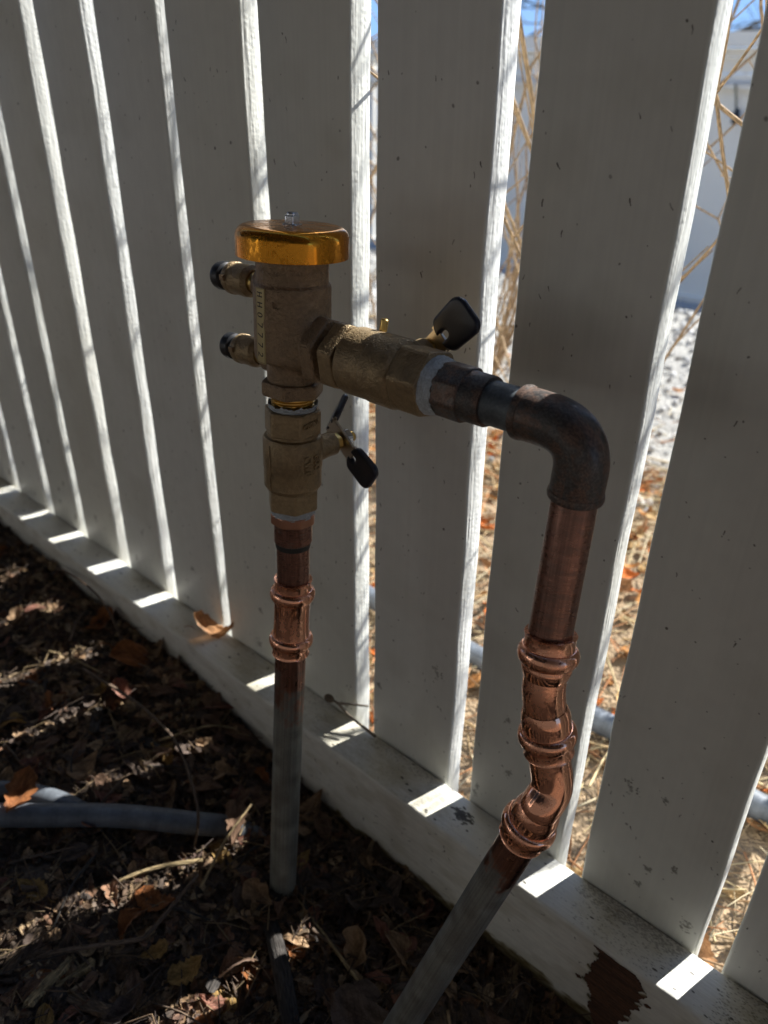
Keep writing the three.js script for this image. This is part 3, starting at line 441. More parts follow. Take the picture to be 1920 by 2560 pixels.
// outline of a press fitting: lip, sealing bead, body (and the same mirrored for a coupling)
function pressHub(len, both, neck = 0.0113) {
  const lip = [[0.0108, 0], [0.0130, 0.0], [0.0133, 0.0004], [0.0129, 0.001], [0.0127, 0.004]], bead = []; const c = 0.0118; for (let k = 0; k <= 12; k++) { const t = k / 12 * Math.PI; bead.push([0.0129 + 0.0027 * Math.sin(t), c - 0.0044 * Math.cos(t)]); }
  let p = [...lip, ...bead, [0.0127, c + 0.0054]];
  if (both) { const m = p.slice().reverse().map(([r, s]) => [r, len - s]); return lathe([...p, [0.0124, len / 2 - 0.003], [0.0124, len / 2 + 0.003], ...m], 56, 0.7); }
  p.push([0.0130, len - 0.0065], [0.0127, len - 0.0045], [neck + 0.0004, len - 0.001], [neck, len]); return lathe(p, 56, 0.7);
}
{
  // level outlet: adapter, short pipe, elbow
  const X = V(1, 0, 0), P = x => V(x, 0.4815, 0.0865), a = group('male_adapter', rig);
  place(mesh('adapter_hex', hexGeo(0.0148, 0.0158, 0.2, 0.0008, 8), tarnish, a), P(-0.2292), X);
  place(mesh('adapter_socket', lathe([[0, 0], [0.0136, 0], [0.0129, 0.002], [0.0129, 0.013], [0.0125, 0.0138], [0, 0.0138]], 40), tarnish, a), P(-0.2150), X);
  place(mesh('copper_pipe', lathe([[0.0111, 0], [0.0111, 0.030]], 40), greyTarnish, rig), P(-0.2070), X);
  const e = group('sweat_elbow', rig);
  const K = V(-0.148, 0.4815, 0.0865), E = V(-0.1495, 0.4501, 0.0868), ED = E.clone().sub(K).normalize();
  const cv = new THREE.CurvePath(), p1 = P(-0.1700), p2 = K.clone().addScaledVector(ED, 0.0205);
  const pts = []; for (let k = 0; k <= 4; k++) pts.push(P(mix(-0.1815, -0.171, k / 4))); for (let k = 0; k <= 14; k++) { const t = k / 14, q = p1.clone().multiplyScalar((1 - t) ** 2).addScaledVector(K, 2 * t * (1 - t)).addScaledVector(p2, t * t); pts.push(q); } for (let k = 1; k <= 4; k++) pts.push(p2.clone().lerp(E, k / 4));
  mesh('elbow_body', tube(pts, 0.01285, 64, 40), tarnish, e);
  place(mesh('elbow_lip', lathe([[0.0109, -0.0012], [0.0133, -0.0012], [0.0136, 0.0003], [0.0131, 0.0024], [0.0110, 0.0024]], 40), tarnish, e), P(-0.1822), X);
  place(mesh('elbow_lip', lathe([[0.0109, -0.0012], [0.0133, -0.0012], [0.0136, 0.0003], [0.0131, 0.0024], [0.0110, 0.0024]], 40), tarnish, e), E.clone().addScaledVector(ED, 0.0004), ED.clone().negate());
  // descending pipe and the offset of press elbows
  const Pb = V(-0.1452, 0.382, 0.1004), d1 = Pb.clone().sub(E).normalize(), L1 = E.distanceTo(Pb);
  place(mesh('copper_pipe', lathe([[0.0111, 0], [0.0111, L1 + 0.02]], 40), copperPipe(431, 0.10, (v, n) => Math.max(0.9 * sstep(0.83, 0.89, v + 0.16 * (n - 0.5)), 0.12 * sstep(0.5, 0.7, n)), 0.9), rig), E.clone().addScaledVector(d1, L1 + 0.004), d1.clone().negate());
  const el = group('press_elbow', rig), H1 = V(-0.1446, 0.3795, 0.1010), N1 = V(-0.1412, 0.3475, 0.1070), R2 = V(-0.1362, 0.3190, 0.1045), E2 = V(-0.1338, 0.3085, 0.1052);
  const dA = N1.clone().sub(H1).normalize(), dB = E2.clone().sub(N1).normalize();
  place(mesh('press_socket', pressHub(0.0245, false), newCopper, el), H1, dA);
  place(mesh('press_socket', pressHub(0.0295, false), newCopper, el), E2, dB.clone().negate());
  mesh('elbow_bend', tube([H1.clone().addScaledVector(dA, 0.020), N1.clone().addScaledVector(dA, -0.002), N1.clone().addScaledVector(dB, 0.004), E2.clone().addScaledVector(dB, -0.026)], 0.01105, 24, 40), newCopper, el);
  const st = group('street_elbow', rig), Q0 = V(-0.1358, 0.2530, 0.1160), Q1 = V(-0.1590, 0.164, 0.1245), Q2 = V(-0.1865, 0.048, 0.1515), dC = Q1.clone().sub(Q0).normalize(), B2 = V(-0.1283, 0.2870, 0.1070);
  const h3 = Q0.clone().addScaledVector(dC, -0.0245);
  mesh('elbow_bend', tube([E2.clone().addScaledVector(dB, -0.010), E2.clone().addScaledVector(dB, 0.004), B2, h3.clone().addScaledVector(dC, -0.001), h3.clone().addScaledVector(dC, 0.006)], 0.01115, 40, 44), newCopper, st);
  place(mesh('press_socket', pressHub(0.0285, false), newCopper, st), Q0.clone().addScaledVector(dC, 0.004), dC.clone().negate());
  const dL = Q2.clone().sub(Q0).normalize();
  place(mesh('copper_pipe', lathe([[0.0111, 0], [0.0111, 0.31]], 40), copperPipe(441, 0.31, (v, n) => sstep(0.90, 0.85, v + 0.16 * (n - 0.5)) * (0.8 + 0.2 * n)), rig), Q0.clone().addScaledVector(dL, 0.302), dL.clone().negate());
}

// ------------------------------------------------------------------ unseen building added behind the photographer to keep the sky off the fence
{
  const added_house = group('added_house'); tag(added_house, 'unseen dark brown boards and deep overhang, added to keep the sky off the fence', 'added_house');
  const dark = std({ color: lin(0.031, 0.028, 0.026), roughness: 0.85 }), addedSoffit = std({ color: lin(0.062, 0.050, 0.042), roughness: 0.85 });
  const w = mesh('added_wall', new THREE.BoxGeometry(16, 3, 0.2), dark, added_house); w.position.set(-0.5, 1.3, 1.62);
  for (let k = 0; k < 13; k++) { const b = mesh('added_siding', new THREE.BoxGeometry(15.9, 0.185, 0.016), dark, added_house); b.position.set(-0.5, 0.12 + k * 0.2, 1.508); b.rotation.x = 0.035; }
  const addedTrim = std({ color: lin(0.74, 0.73, 0.70), roughness: 0.6 }), glass = std({ color: lin(0.03, 0.035, 0.04), roughness: 0.15 }), addedWin = group('window', added_house);  // unseen white trim and glass, added as bright bands for the copper to mirror
  for (const x of [-1.72, -0.98]) { const b = mesh('added_casing', new THREE.BoxGeometry(0.045, 1.5, 0.035), addedTrim, addedWin); b.position.set(x, 1.1, 1.482); }
  for (const y of [0.395, 1.805]) { const b = mesh('added_casing', new THREE.BoxGeometry(0.64, 0.09, 0.033), addedTrim, addedWin); b.position.set(-1.35, y, 1.482); }
  mesh('added_pane', new THREE.BoxGeometry(0.64, 1.32, 0.02), glass, addedWin).position.set(-1.35, 1.1, 1.487);
  const e = mesh('added_eave', new THREE.BoxGeometry(16.4, 0.14, 1.7), addedSoffit, added_house); e.position.set(-0.5, 2.15, 0.90);  // added overhang, sized to cut sky light on the near side
}

// ------------------------------------------------------------------ leaves, twigs and chips
const leafSpecks = (() => { const w = 256, a = layer(w, w, 9, 9, 201), b = layer(w, w, 40, 40, 202), c = layer(w, w, 110, 110, 203); return makeTex(w, w, (i, x, y) => { const vein = Math.abs(((y / w * 9 + Math.abs(x / w - 0.5) * 5) % 1) - 0.5) < 0.06 || Math.abs(x / w - 0.5) < 0.012 ? 0.86 : 1, q = (0.66 + 0.3 * a[i] + 0.22 * b[i] + 0.14 * (c[i] - 0.5)) * vein; return [255 * q, 250 * q, 244 * q]; }, true); })();
const leafMat = (r, g, b, t = 0.28) => phys({ color: lin(r, g, b), map: leafSpecks, roughness: 0.85, transmission: t, thickness: 0, ior: 1.3, specularIntensity: 0.4, side: THREE.DoubleSide });
function leafGeo(seed, L, W, kind, curl, fold) {
  const r = rng(seed), n = 14, m = 4, pos = [], uv = [], idx = [], wob = [r() * 6, r() * 6, r() * 6], lob = 2.2 + r() * 2;
  for (let j = 0; j <= n; j++) {
    const t = j / n; let w = W * Math.sin(Math.PI * Math.pow(t, 0.75)) ** 0.8 * (1 - 0.25 * t);
    if (kind === 1) w *= 0.62 + 0.38 * Math.abs(Math.sin(t * Math.PI * lob)); if (kind === 2) w *= 1 + 0.16 * Math.sin(t * 40 + wob[0]);
    for (let i = -m; i <= m; i++) {
      const s = i / m, x = s * w * (1 + 0.1 * Math.sin(t * 9 + wob[1] + s * 2)), z = (t - 0.5) * L;
      const y = fold * Math.abs(x) + curl * (t - 0.5) ** 2 * L * 2.2 + curl * 0.7 * s * s * W * Math.sin(t * 3 + wob[2]) + 0.06 * W * Math.sin(t * 13 + s * 5 + wob[0]) + 0.05 * W * Math.sin(s * 9 + wob[1] + t * 5);
      pos.push(x, y, z); uv.push(0.5 + s * 0.45, t);
    }
  }
  const k = 2 * m + 1; for (let j = 0; j < n; j++) for (let i = 0; i < k - 1; i++) { const a = j * k + i, b = a + 1, c = a + k, d = c + 1; idx.push(a, c, b, b, c, d); }
  const g = new THREE.BufferGeometry(); g.setAttribute('position', new THREE.Float32BufferAttribute(pos, 3)); g.setAttribute('uv', new THREE.Float32BufferAttribute(uv, 2)); g.setIndex(idx); g.computeVertexNormals();
  const st = tube([[0, 0, -L * 0.5], [0.002, 0.002, -L * 0.62], [0.001, 0.001, -L * 0.78]], 0.0006, 4, 4); return mergeGeometries([g, st]);
}
const leafKinds = []; for (let k = 0; k < 10; k++) leafKinds.push(leafGeo(500 + k, 0.034 + 0.002 * (k % 5), 0.009 + 0.0016 * (k % 4), k % 3, (k % 2 ? 1 : -1) * (0.25 + 0.12 * (k % 4)), 0.2 + 0.12 * (k % 3)));
const leafTones = [['dull brown', leafMat(0.22, 0.138, 0.094)], ['dark grey brown', leafMat(0.13, 0.098, 0.082)], ['tan', leafMat(0.36, 0.24, 0.145)], ['rust orange', leafMat(0.32, 0.125, 0.045, 0.4)], ['pale ochre', leafMat(0.40, 0.26, 0.10, 0.4)], ['reddish brown', leafMat(0.27, 0.13, 0.095)]];
const barkTex = (() => { const w = 256, a = layer(w, w, 30, 6, 211), b = layer(w, w, 70, 30, 212); const c = makeTex(w, w, i => { const q = 0.55 + 0.5 * a[i] * b[i] + 0.25 * b[i]; return [255 * q, 250 * q, 244 * q]; }, true), d = makeTex(w, w, i => 0.6 * a[i] + 0.4 * b[i]); c.repeat.set(20, 10); d.repeat.set(20, 10); return [c, d]; })();
const woodMat = (r, g, b) => std({ color: lin(r, g, b), map: barkTex[0], bumpMap: barkTex[1], bumpScale: 0.0015, roughness: 0.9 });
const twigMat = woodMat(0.16, 0.11, 0.075), darkBark = woodMat(0.05, 0.043, 0.038), strawMat = woodMat(0.42, 0.32, 0.17), chipMat = woodMat(0.14, 0.095, 0.06);
function chipGeo(seed, L, W, T) { const r = rng(seed), g = new THREE.BoxGeometry(W, T, L, 2, 1, 4), p = g.attributes.position, key = {}; for (let i = 0; i < p.count; i++) { const k = [p.getX(i), p.getY(i), p.getZ(i)].map(v => v.toFixed(5)).join(); const d = key[k] ??= [r(), r(), r()]; const e = 1 - 0.45 * Math.abs(p.getZ(i) / L * 2) * d[0]; p.setXYZ(i, p.getX(i) * e + (d[1] - 0.5) * W * 0.2, p.getY(i) * (0.5 + d[2]) + (d[0] - 0.5) * T * 0.6, p.getZ(i) + (d[2] - 0.5) * L * 0.2); } g.computeVertexNormals(); return boxUV(g); }

// uncountable fine litter: one instanced object of each kind
const dm = new THREE.Object3D(), tone = new THREE.Color();
function scatter(name, geo, mat, n, seed, spot, colors, size, tilt, lift = 0.002) {
  const r = rng(seed), im = new THREE.InstancedMesh(geo, mat, n); im.name = name; im.castShadow = im.receiveShadow = true; im.userData.kind = 'stuff'; scene.add(im);
  for (let k = 0; k < n; k++) { const [x, z, h] = spot(r); dm.position.set(x, groundY(x, z) + (h ?? 0) + lift * (0.3 + 1.4 * r()), z); dm.rotation.set((r() - 0.5) * 2 * tilt, r() * 6.283, (r() - 0.5) * 2 * tilt, 'YXZ'); const s = mix(size[0], size[1], r() ** 1.6); dm.scale.set(s, s * (0.8 + 0.4 * r()), s * (0.8 + 0.5 * r())); dm.updateMatrix(); im.setMatrixAt(k, dm.matrix); const c = colors[(r() * colors.length) | 0], q = 0.65 + 0.7 * r(); tone.setRGB(c[0] * q, c[1] * q, c[2] * q); im.setColorAt(k, tone); }
  im.instanceMatrix.needsUpdate = true; return im;
}
const front = r => { const u = r(); return u < 0.82 ? [mix(-1.15, 0.0, r()), mix(0.043, 0.44, r())] : [mix(-2.6, 0.9, r()), mix(0.044, 1.35, r() ** 1.4)]; };
const browns = [[0.20, 0.135, 0.092], [0.11, 0.08, 0.06], [0.32, 0.21, 0.125], [0.085, 0.066, 0.056], [0.25, 0.145, 0.095], [0.46, 0.34, 0.21], [0.34, 0.24, 0.15], [0.11, 0.07, 0.055]];
const white = phys({ color: 0xffffff, map: leafSpecks, roughness: 0.9, transmission: 0.15, thickness: 0, ior: 1.3, specularIntensity: 0.3, side: THREE.DoubleSide }), plain = std({ color: 0xffffff, map: barkTex[0], roughness: 0.92 });
const blade = new THREE.CylinderGeometry(0.00055, 0.0004, 0.034, 4, 2); blade.rotateX(Math.PI / 2); { const p = blade.attributes.position; for (let i = 0; i < p.count; i++) p.setY(i, p.getY(i) + 0.004 * Math.cos(p.getZ(i) * 80)); }
scatter('leaf_crumbs', leafGeo(541, 0.017, 0.006, 2, 0.5, 0.3), white, 6500, 601, front, browns, [0.3, 1.0], 0.4, 0.003);
scatter('broken_leaves', leafGeo(542, 0.024, 0.009, 1, -0.6, 0.4), white, 1500, 602, front, browns, [0.45, 1.0], 0.35, 0.004);
scatter('bark_crumbs', chipGeo(543, 0.013, 0.005, 0.003), plain, 4200, 603, front, browns, [0.25, 1.2], 0.6, 0.003);
scatter('needle_litter', blade, plain, 6500, 604, front, [[0.16, 0.105, 0.06], [0.09, 0.06, 0.04], [0.30, 0.22, 0.12], [0.07, 0.05, 0.04]], [0.3, 1.2], 0.35, 0.006);
// the sunny side
const behind = r => { const u = r(); return u < 0.6 ? [mix(-1.5, 0.5, r()), mix(-0.9, -0.03, r() ** 1.3)] : [mix(-2.6, 1.2, r()), mix(-1.3, -0.04, r())]; };
const straws = [[0.60, 0.48, 0.27], [0.50, 0.36, 0.19], [0.42, 0.26, 0.13], [0.68, 0.58, 0.38], [0.44, 0.21, 0.09]];
const straw = new THREE.CylinderGeometry(0.0013, 0.0009, 0.075, 4, 2); straw.rotateX(Math.PI / 2); { const p = straw.attributes.position; for (let i = 0; i < p.count; i++) p.setY(i, p.getY(i) + 0.004 * Math.cos(p.getZ(i) * 40)); }
scatter('straw_litter', straw, plain, 6500, 611, behind, straws, [0.35, 1.3], 0.18, 0.008);
scatter('sunny_leaf_litter', leafGeo(544, 0.03, 0.0105, 2, 0.5, 0.3), white, 2600, 612, behind, [[0.48, 0.24, 0.09], [0.46, 0.32, 0.16], [0.50, 0.15, 0.04], [0.36, 0.2, 0.1]], [0.5, 1.3], 0.5, 0.006);
scatter('gravel', (() => { const g = new THREE.IcosahedronGeometry(0.011, 1), p = g.attributes.position, key = {}, r = rng(545); for (let i = 0; i < p.count; i++) { const k = [p.getX(i), p.getY(i), p.getZ(i)].map(v => v.toFixed(4)).join(), d = key[k] ??= 0.75 + 0.45 * r(); p.setXYZ(i, p.getX(i) * d, p.getY(i) * d * 0.65, p.getZ(i) * d); } g.computeVertexNormals(); return g; })(), std({ color: 0xffffff, roughness: 0.9 }), 9000, 613, r => [mix(-3.2, 0.8, r()), mix(-2.9, -0.72, r())], [[0.5, 0.48, 0.44], [0.36, 0.34, 0.31], [0.58, 0.55, 0.5], [0.28, 0.25, 0.22]], [0.25, 0.95], 1.5, 0.003);

// which landmark a small thing on the mulch lies beside
const PIPELINE = [[-0.64, 0.345], [-0.549, 0.267], [-0.484, 0.196], [-0.441, 0.149], [-0.417, 0.12]];
function beside(x, z) {
  if (z < 0.082) return x < -0.55 ? 'at the foot of the rail beyond the grey pipe' : x < -0.3 ? 'at the foot of the rail behind the upright pipe' : 'at the foot of the rail under the slanting pipe';
  if (Math.hypot(x + 0.343, z - 0.13) < 0.05) return 'beside the foot of the upright pipe';
  let d = 9; for (let i = 0; i < 4; i++) { const [ax, az] = PIPELINE[i], [bx, bz] = PIPELINE[i + 1], t = clamp(((x - ax) * (bx - ax) + (z - az) * (bz - az)) / ((bx - ax) ** 2 + (bz - az) ** 2)); d = Math.min(d, Math.hypot(x - mix(ax, bx, t), z - mix(az, bz, t))); }
  const off = (x + 0.549) * 0.732 + (z - 0.267) * 0.681 > 0 ? 'this side of' : 'beyond'; // which side of the pipe's line
  if (d < 0.03) return 'close along the grey pipe';
  if (Math.hypot(x + 0.3, z - 0.17) < 0.06) return 'beside the bark stick';
  if (x > -0.24) return 'between the bark stick and the slanting pipe';
  return off === 'beyond' ? 'between the grey pipe and the rail' : 'between the grey pipe and the bark stick';
}
// leaves that can be told apart, lying on the mulch
{
  const r = rng(71); let n = 0;
  const drop = (x, z, tone_, kind, s, yaw, tx, tz, lift, label, grp) => { const m = mesh(numbered('fallen_leaf'), leafKinds[kind], leafTones[tone_][1]); m.position.set(x, groundY(x, z) + lift, z); m.rotation.set(tx, yaw, tz, 'YXZ'); m.scale.setScalar(s); tag(m, label ?? `${s > 0.95 ? 'large' : s > 0.7 ? 'middling' : 'small'} ${leafTones[tone_][0]} dry leaf ${beside(x, z)}`, 'leaf', grp ?? 'fallen leaves on the mulch'); n++; return m; };
  for (let k = 0; k < 250; k++) {
    const far = k > 190, x = far ? mix(-1.1, -0.55, r()) : mix(-0.66, -0.1, r()), z = far ? mix(0.05, 0.3, r()) : mix(0.05, 0.36, r());
    const t = [0, 1, 0, 2, 5, 1, 3, 0, 5, 1, 2, 4][(r() * 12) | 0]; drop(x, z, t, (r() * 10) | 0, 0.5 + 0.75 * r() * r() + 0.2 * r(), r() * 6.28, (r() - 0.5) * 0.55, (r() - 0.5) * 0.55, 0.004 + 0.006 * r());
  }
  // leaves the photograph shows one by one
  drop(-0.550, 0.248, 3, 1, 1.45, 0.75, 0.0, -0.2, 0.022, 'curled orange leaf resting on the grey pipe', 'curled leaf on pipe');
  drop(-0.405, 0.235, 3, 2, 0.75, 0.3, 0.15, 0.2, 0.012, 'small rounded rust leaf lying face up beside the bent twig', 'rounded rust leaf');
  drop(-0.345, 0.222, 4, 5, 0.95, 2.7, -0.5, 0.2, 0.015, 'narrow yellow leaf standing in the sun beside the bark stick', 'yellow leaf by stick');
  drop(-0.372, 0.232, 4, 1, 0.75, -0.7, 0.6, -0.3, 0.012, 'short yellow leaf propped up in the sunny strip', 'propped yellow leaf');
  drop(-0.262, 0.118, 2, 7, 1.0, 0.4, 0.7, 0.3, 0.012, 'long tan leaf leaning up near the upright pipe', 'leaning tan leaf');
  drop(-0.232, 0.098, 2, 8, 1.15, 1.4, 0.5, -0.4, 0.012, 'broad tan leaf between the upright pipe and the rail', 'broad tan leaf');
  drop(-0.3325, 0.1405, 0, 4, 0.9, 0.75, -0.75, 0.15, 0.010, 'brown leaf against the foot of the upright pipe', 'leaf at pipe foot');
  drop(-0.350, 0.149, 2, 7, 0.8, 1.9, 0.5, 0.5, 0.008, 'dark narrow leaf touching the foot of the upright pipe', 'dark leaf at pipe foot');
  drop(-0.414, 0.121, 0, 8, 1.15, 0.8, 0.15, -0.2, 0.018, 'brown leaf lying over the buried end of the grey pipe', 'leaf over pipe end');
  drop(-0.645, 0.07, 3, 6, 1.5, 2.6, 0.5, 0.3, 0.012, 'large orange leaf leaning on the rail foot', 'orange leaf at rail');
  drop(-0.50, 0.325, 5, 9, 1.8, 0.9, 0.1, 0.1, 0.012, 'large reddish leaf in the lowest sunny strip', 'large reddish leaf');
  drop(-0.222, 0.157, 1, 3, 1.4, 2.0, 0.3, 0.1, 0.012, 'large dark leaf below the slanting pipe', 'large dark leaf');
  const rl = mesh(numbered('fallen_leaf'), leafGeo(560, 0.042, 0.012, 2, 0.9, 0.5), leafMat(0.50, 0.27, 0.13, 0.4)); rl.position.set(-0.583, RAILY + 0.0045, 0.010); rl.rotation.set(0.12, 2.3, 0.25, 'YXZ'); tag(rl, 'curled orange dry leaf lodged on the bottom rail in a gap', 'leaf');
}
// twigs and stems
{
  const stick = (name, label, pts, r0, r1, mat, grp) => { const m = mesh(numbered(name), tube(pts, r0, 28, 7, r1), mat); return tag(m, label, 'twig', grp); };
  stick('arching_twig', 'long dry stem arching over the grey pipe', [[-0.662, 0.068, 0.125], [-0.589, 0.070, 0.117], [-0.556, 0.072, 0.116], [-0.502, 0.076, 0.121], [-0.473, 0.076, 0.129], [-0.450, 0.071, 0.138], [-0.426, 0.062, 0.149], [-0.428, 0.018, 0.157]], 0.0018, 0.0013, twigMat);
  stick('straw_stalk', 'pale straw stalk lying along the sunny strip', [[-0.412, 0.020, 0.160], [-0.43, 0.028, 0.195], [-0.452, 0.026, 0.245], [-0.485, 0.02, 0.31]], 0.0022, 0.0016, strawMat);
  stick('bent_twig', 'long grey-brown twig with a sharp bend on the mulch', [[-0.46, 0.02, 0.335], [-0.424, 0.026, 0.287], [-0.388, 0.03, 0.245], [-0.3815, 0.031, 0.237], [-0.382, 0.033, 0.225], [-0.390, 0.04, 0.178]], 0.0023, 0.0016, twigMat);
  stick('straw_stalk', 'thin jointed stalk leaning against the end of the grey pipe', [[-0.405, 0.052, 0.108], [-0.401, 0.04, 0.14], [-0.392, 0.02, 0.176]], 0.0010, 0.0013, strawMat);
  stick('rail_vine', 'thin dry vine running along the foot of the rail', [[-0.86, 0.07, 0.05], [-0.80, 0.078, 0.049], [-0.74, 0.072, 0.052], [-0.69, 0.05, 0.062]], 0.0017, 0.0012, twigMat);
  const bs = stick('bark_stick', 'thick dark bark-covered stick half buried below the upright pipe', [[-0.338, 0.004, 0.148], [-0.310, 0.012, 0.164], [-0.285, 0.014, 0.178], [-0.262, 0.002, 0.192]], 0.0068, 0.0075, darkBark);
  const r = rng(83);
  for (let k = 0; k < 46; k++) { const x = mix(-0.75, -0.1, r()), z = mix(0.06, 0.36, r()), a = r() * 6.28, L = 0.03 + 0.07 * r(), dx = Math.cos(a) * L, dz = Math.sin(a) * L, cz = z2 => Math.max(0.05, z2); const tm = (r() * 2.3) | 0; stick('twig', `${['brown', 'dark', 'straw-coloured'][tm]} broken twig ${beside(x, z)}`, [[x, groundY(x, z) + 0.008, z], [x + dx * 0.5 + (r() - 0.5) * 0.01, groundY(x + dx * 0.5, cz(z + dz * 0.5)) + 0.010 + 0.006 * r(), cz(z + dz * 0.5)], [x + dx, groundY(x + dx, cz(z + dz)) + 0.008, cz(z + dz)]], 0.0008 + 0.0012 * r(), 0.0007, [twigMat, darkBark, strawMat][tm], 'thin twigs on the mulch'); }
  for (let k = 0; k < 26; k++) { const x = mix(-0.62, -0.12, r()), z = mix(0.07, 0.35, r()); const cm = (r() * 2.15) | 0, m = mesh(numbered('bark_chip'), chipGeo(700 + k, 0.022 + 0.022 * r(), 0.006 + 0.006 * r(), 0.0035), [chipMat, darkBark, strawMat][cm]); m.position.set(x, groundY(x, z) + 0.006, z); m.rotation.set((r() - 0.5) * 0.5, r() * 6.28, (r() - 0.5) * 0.6, 'YXZ'); tag(m, `${['brown', 'blackish', 'pale'][cm]} splintered wood chip ${beside(x, z)}`, 'wood chip', 'wood chips on the mulch'); }
  // twig caught between two boards
  const g = group('caught_twig'); tag(g, 'small forked lichen-pale twig caught between two boards above the rail', 'twig'); const pale = woodMat(0.40, 0.34, 0.26);
  mesh('main_shoot', tube([[-0.352, 0.093, 0.003], [-0.365, 0.097, 0.005], [-0.383, 0.104, 0.008], [-0.397, 0.112, 0.010], [-0.404, 0.111, 0.012]], 0.0016, 20, 7, 0.0011), pale, g);
  mesh('side_shoot', tube([[-0.395, 0.111, 0.010], [-0.385, 0.113, 0.005], [-0.368, 0.115, -0.004]], 0.0013, 12, 7, 0.0009), pale, g);
  mesh('bud', (() => { const b = new THREE.IcosahedronGeometry(0.0038, 2); b.scale(1.5, 0.9, 1); return b; })(), woodMat(0.5, 0.38, 0.26), g).position.set(-0.404, 0.112, 0.011);
}
// grey pipes
const pvc = (() => { const w = 256, a = layer(w, w, 6, 20, 221), b = layer(w, w, 60, 60, 222), c = layer(w, w, 3, 120, 223); const t = makeTex(w, w, i => { const q = 0.75 + 0.25 * a[i] + 0.15 * (b[i] - 0.5) + 0.1 * c[i]; return [92 * q, 97 * q, 103 * q]; }, true); t.repeat.set(8, 6); return std({ map: t, roughness: 0.48 }); })();
{
  const p = (label, pts, r) => { const m = mesh(numbered('grey_pipe'), tube(pts, r, 60, 28), pvc); tag(m, label, 'pipe'); return m; };
  p('thick grey plastic pipe lying on the mulch, running into the soil', [[-0.76, 0.062, 0.46], [-0.64, 0.061, 0.345], [-0.549, 0.060, 0.267], [-0.484, 0.050, 0.196], [-0.441, 0.034, 0.149], [-0.417, 0.020, 0.120], [-0.39, -0.01, 0.095]], 0.0100);
  p('grey plastic pipe crossing under the thicker one', [[-0.82, 0.062, 0.45], [-0.67, 0.060, 0.327], [-0.576, 0.058, 0.254], [-0.549, 0.055, 0.232], [-0.515, 0.047, 0.214], [-0.49, 0.022, 0.200], [-0.46, -0.01, 0.18]], 0.0088);
  p('grey plastic pipe lying in the sunny straw behind the fence', [[-0.9, 0.012, -0.24], [-0.41, 0.014, -0.232], [-0.238, 0.014, -0.236], [0.6, 0.010, -0.25]], 0.0135);
}

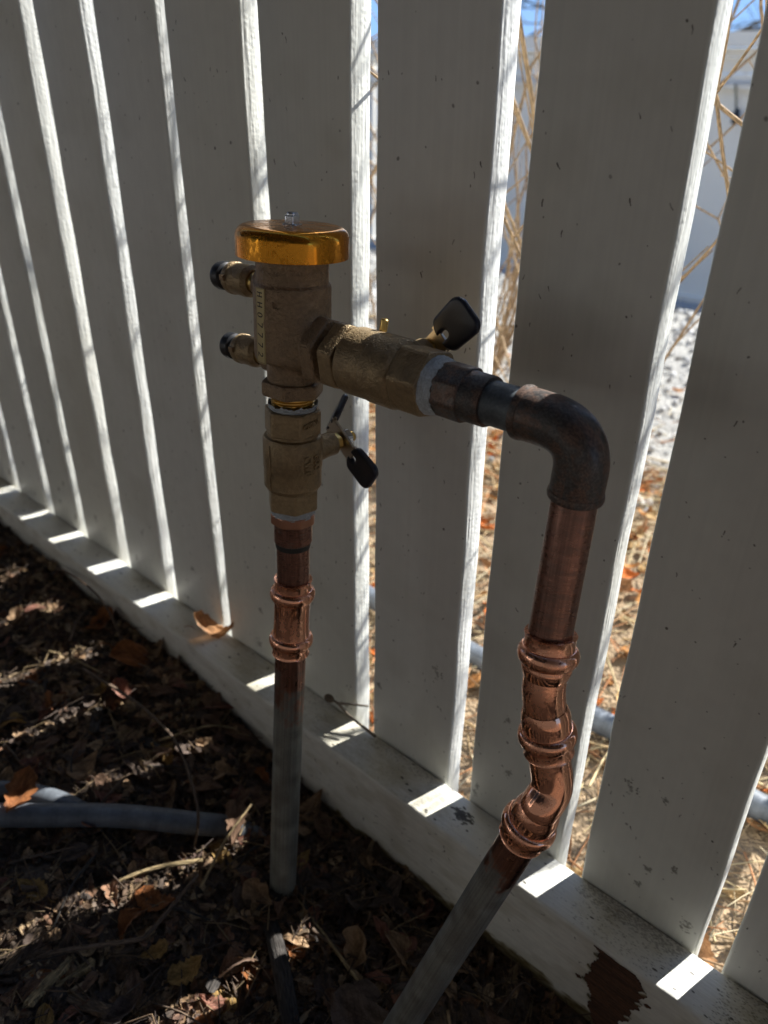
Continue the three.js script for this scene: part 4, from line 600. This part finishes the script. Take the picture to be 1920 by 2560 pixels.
// ------------------------------------------------------------------ beyond the fence
{
  const shrubWood = woodMat(0.40, 0.28, 0.16), shrub = (label, x, z, seed, h, n, wide = 1) => {
    const r = rng(seed), g = group(numbered('dry_shrub')); tag(g, label, 'shrub'); g.position.set(x, groundY(x, z), z); const fine = [];
    const grow = (p, d, L, rad, depth) => {
      const pts = [p.clone()], q = p.clone(), dd = d.clone(); for (let k = 0; k < 4; k++) { dd.add(V((r() - 0.5) * 0.35, (r() - 0.35) * 0.2, (r() - 0.5) * 0.35)).normalize(); q.addScaledVector(dd, L / 4); pts.push(q.clone()); }
      const t = tube(pts, rad, 8, 5, rad * 0.6); if (depth === 0) mesh('stem', t, shrubWood, g); else fine.push(t);
      if (depth < 2) { const m = depth ? 3 : 6; for (let k = 0; k < m; k++) { const i = 1 + (r() * 4 | 0); grow(pts[i], dd.clone().add(V((r() - 0.5) * 1.9, (r() - 0.3) * 0.9, (r() - 0.5) * 1.9)).normalize(), L * (0.35 + 0.25 * r()), rad * 0.55, depth + 1); } }
    };
    for (let k = 0; k < n; k++) { const a = r() * 6.28, s = wide * (0.25 + 0.35 * r()); grow(V(Math.cos(a) * 0.04, 0, Math.sin(a) * 0.04), V(Math.cos(a) * s, 1, Math.sin(a) * s).normalize(), h * (0.7 + 0.4 * r()), 0.0038, 0); }
    const tw = mesh('twigs', mergeGeometries(fine), shrubWood, g); tw.userData.kind = 'stuff'; return g;
  };
  shrub('dry leafless shrub of tan twigs in front of the white panels', -0.78, -0.62, 31, 0.74, 13);
  shrub('dry leafless shrub close behind the fence boards', 0.0, -0.66, 32, 1.05, 5, 0.3);
  shrub('dry leafless shrub behind the far end of the boards', -1.25, -0.62, 33, 0.9, 5);
  shrub('thin dry shrub of upright canes just behind the boards, under the elbow', -0.08, -0.46, 35, 0.92, 3, 0.15);
  shrub('thin dry shrub of upright canes just behind the upright pipe', -0.45, -0.48, 36, 0.92, 3, 0.3);
  shrub('dry leafless shrub behind the boards beside the slanting pipe', 0.26, -0.72, 34, 0.95, 4);
  // low white panelled screen
  const sc = group('panel_screen'); tag(sc, 'low white panelled garden screen with a capped top rail', 'screen'); const wp = std({ color: lin(0.80, 0.77, 0.70), roughness: 0.55 }), Z = -3.25, gy = groundY(-1.4, Z);
  const bx = (n, w, h, d, x, y, z) => { const m = mesh(n, boxUV(new THREE.BoxGeometry(w, h, d)), wp, sc); m.position.set(x, y, z); return m; };
  bx('top_cap', 7.0, 0.05, 0.14, -2.2, 0.76, Z); bx('upper_rail', 7.0, 0.03, 0.07, -2.2, 0.714, Z); bx('middle_rail', 7.0, 0.05, 0.07, -2.2, 0.615, Z); bx('bottom_rail', 7.0, 0.08, 0.08, -2.2, gy + 0.06, Z);
  for (let k = 0; k < 12; k++) { bx('upper_panel', 0.56, 0.055, 0.03, -5.4 + k * 0.58, 0.6695, Z); bx('panel_board', 0.56, 0.59 - gy - 0.1 - 0.002, 0.03, -5.4 + k * 0.58, (0.59 + gy + 0.1) / 2, Z); }
  for (let k = 0; k < 4; k++) bx('post', 0.11, 0.735 - gy, 0.11, -5.4 + k * 2.03 + 0.29, (0.735 + gy) / 2, Z - 0.005);
  const kerb = mesh('kerb', boxUV(new THREE.BoxGeometry(7, 0.12, 0.12)), std({ color: lin(0.30, 0.30, 0.30), roughness: 0.9 })); kerb.position.set(-2.2, gy + 0.02, Z + 0.12); tag(kerb, 'grey concrete kerb at the foot of the white screen', 'kerb');
  // string of garden lights along the screen
  const sl = group('string_light'); tag(sl, 'unlit string light bulb hanging on a wire from the white screen', 'string light'); const wire = std({ color: lin(0.5, 0.5, 0.5), roughness: 0.6 });
  mesh('wire', tube([[-2.6, 0.62, Z + 0.06], [-1.9, 0.585, Z + 0.06], [-1.36, 0.608, Z + 0.06], [-0.7, 0.58, Z + 0.06]], 0.005, 30, 6), wire, sl);
  mesh('lead', tube([[-1.36, 0.608, Z + 0.06], [-1.345, 0.56, Z + 0.06], [-1.335, 0.515, Z + 0.06]], 0.004, 8, 6), std({ color: lin(0.06, 0.07, 0.04), roughness: 0.6 }), sl);
  const bl = mesh('bulb', lathe([[0, 0], [0.012, 0.002], [0.018, 0.02], [0.012, 0.045], [0.008, 0.06], [0, 0.062]], 20), rubber, sl); bl.position.set(-1.33, 0.46, Z + 0.06);
  // bare tree against the sky
  const r = rng(91), tr = group('bare_tree'); tag(tr, 'leafless tree with thin branches standing far behind the white screen', 'tree'); tr.position.set(-4.2, -0.6, -9); const bark = woodMat(0.12, 0.10, 0.075), lim = [];
  mesh('trunk', tube([[0, 0, 0], [0.1, 1, 0], [0.0, 2.2, 0.1], [0.1, 3.6, 0]], 0.14, 20, 10, 0.06), bark, tr);
  const br = (p, d, L, rad, dep) => { const q = p.clone(), dd = d.clone(), pts = [p.clone()]; for (let k = 0; k < 4; k++) { dd.add(V((r() - 0.5) * 0.5, (r() - 0.45) * 0.4, (r() - 0.5) * 0.5)).normalize(); q.addScaledVector(dd, L / 4); pts.push(q.clone()); } lim.push(tube(pts, rad, 6, 5, rad * 0.5)); if (dep < 3) for (let k = 0; k < 4; k++) br(pts[1 + (r() * 4 | 0)], dd.clone().add(V((r() - 0.5) * 2, (r() - 0.4), (r() - 0.5) * 2)).normalize(), L * 0.6, rad * 0.5, dep + 1); };
  for (let k = 0; k < 11; k++) { const a = k * 2.4, y = 0.9 + k * 0.26; br(V(0.05, y, 0.03), V(Math.cos(a), 0.45, Math.sin(a)).normalize(), 1.5, 0.035, 0); }
  const cr = mesh('crown', mergeGeometries(lim), bark, tr); cr.userData.kind = 'stuff';
}
renderer.render(scene, camera);
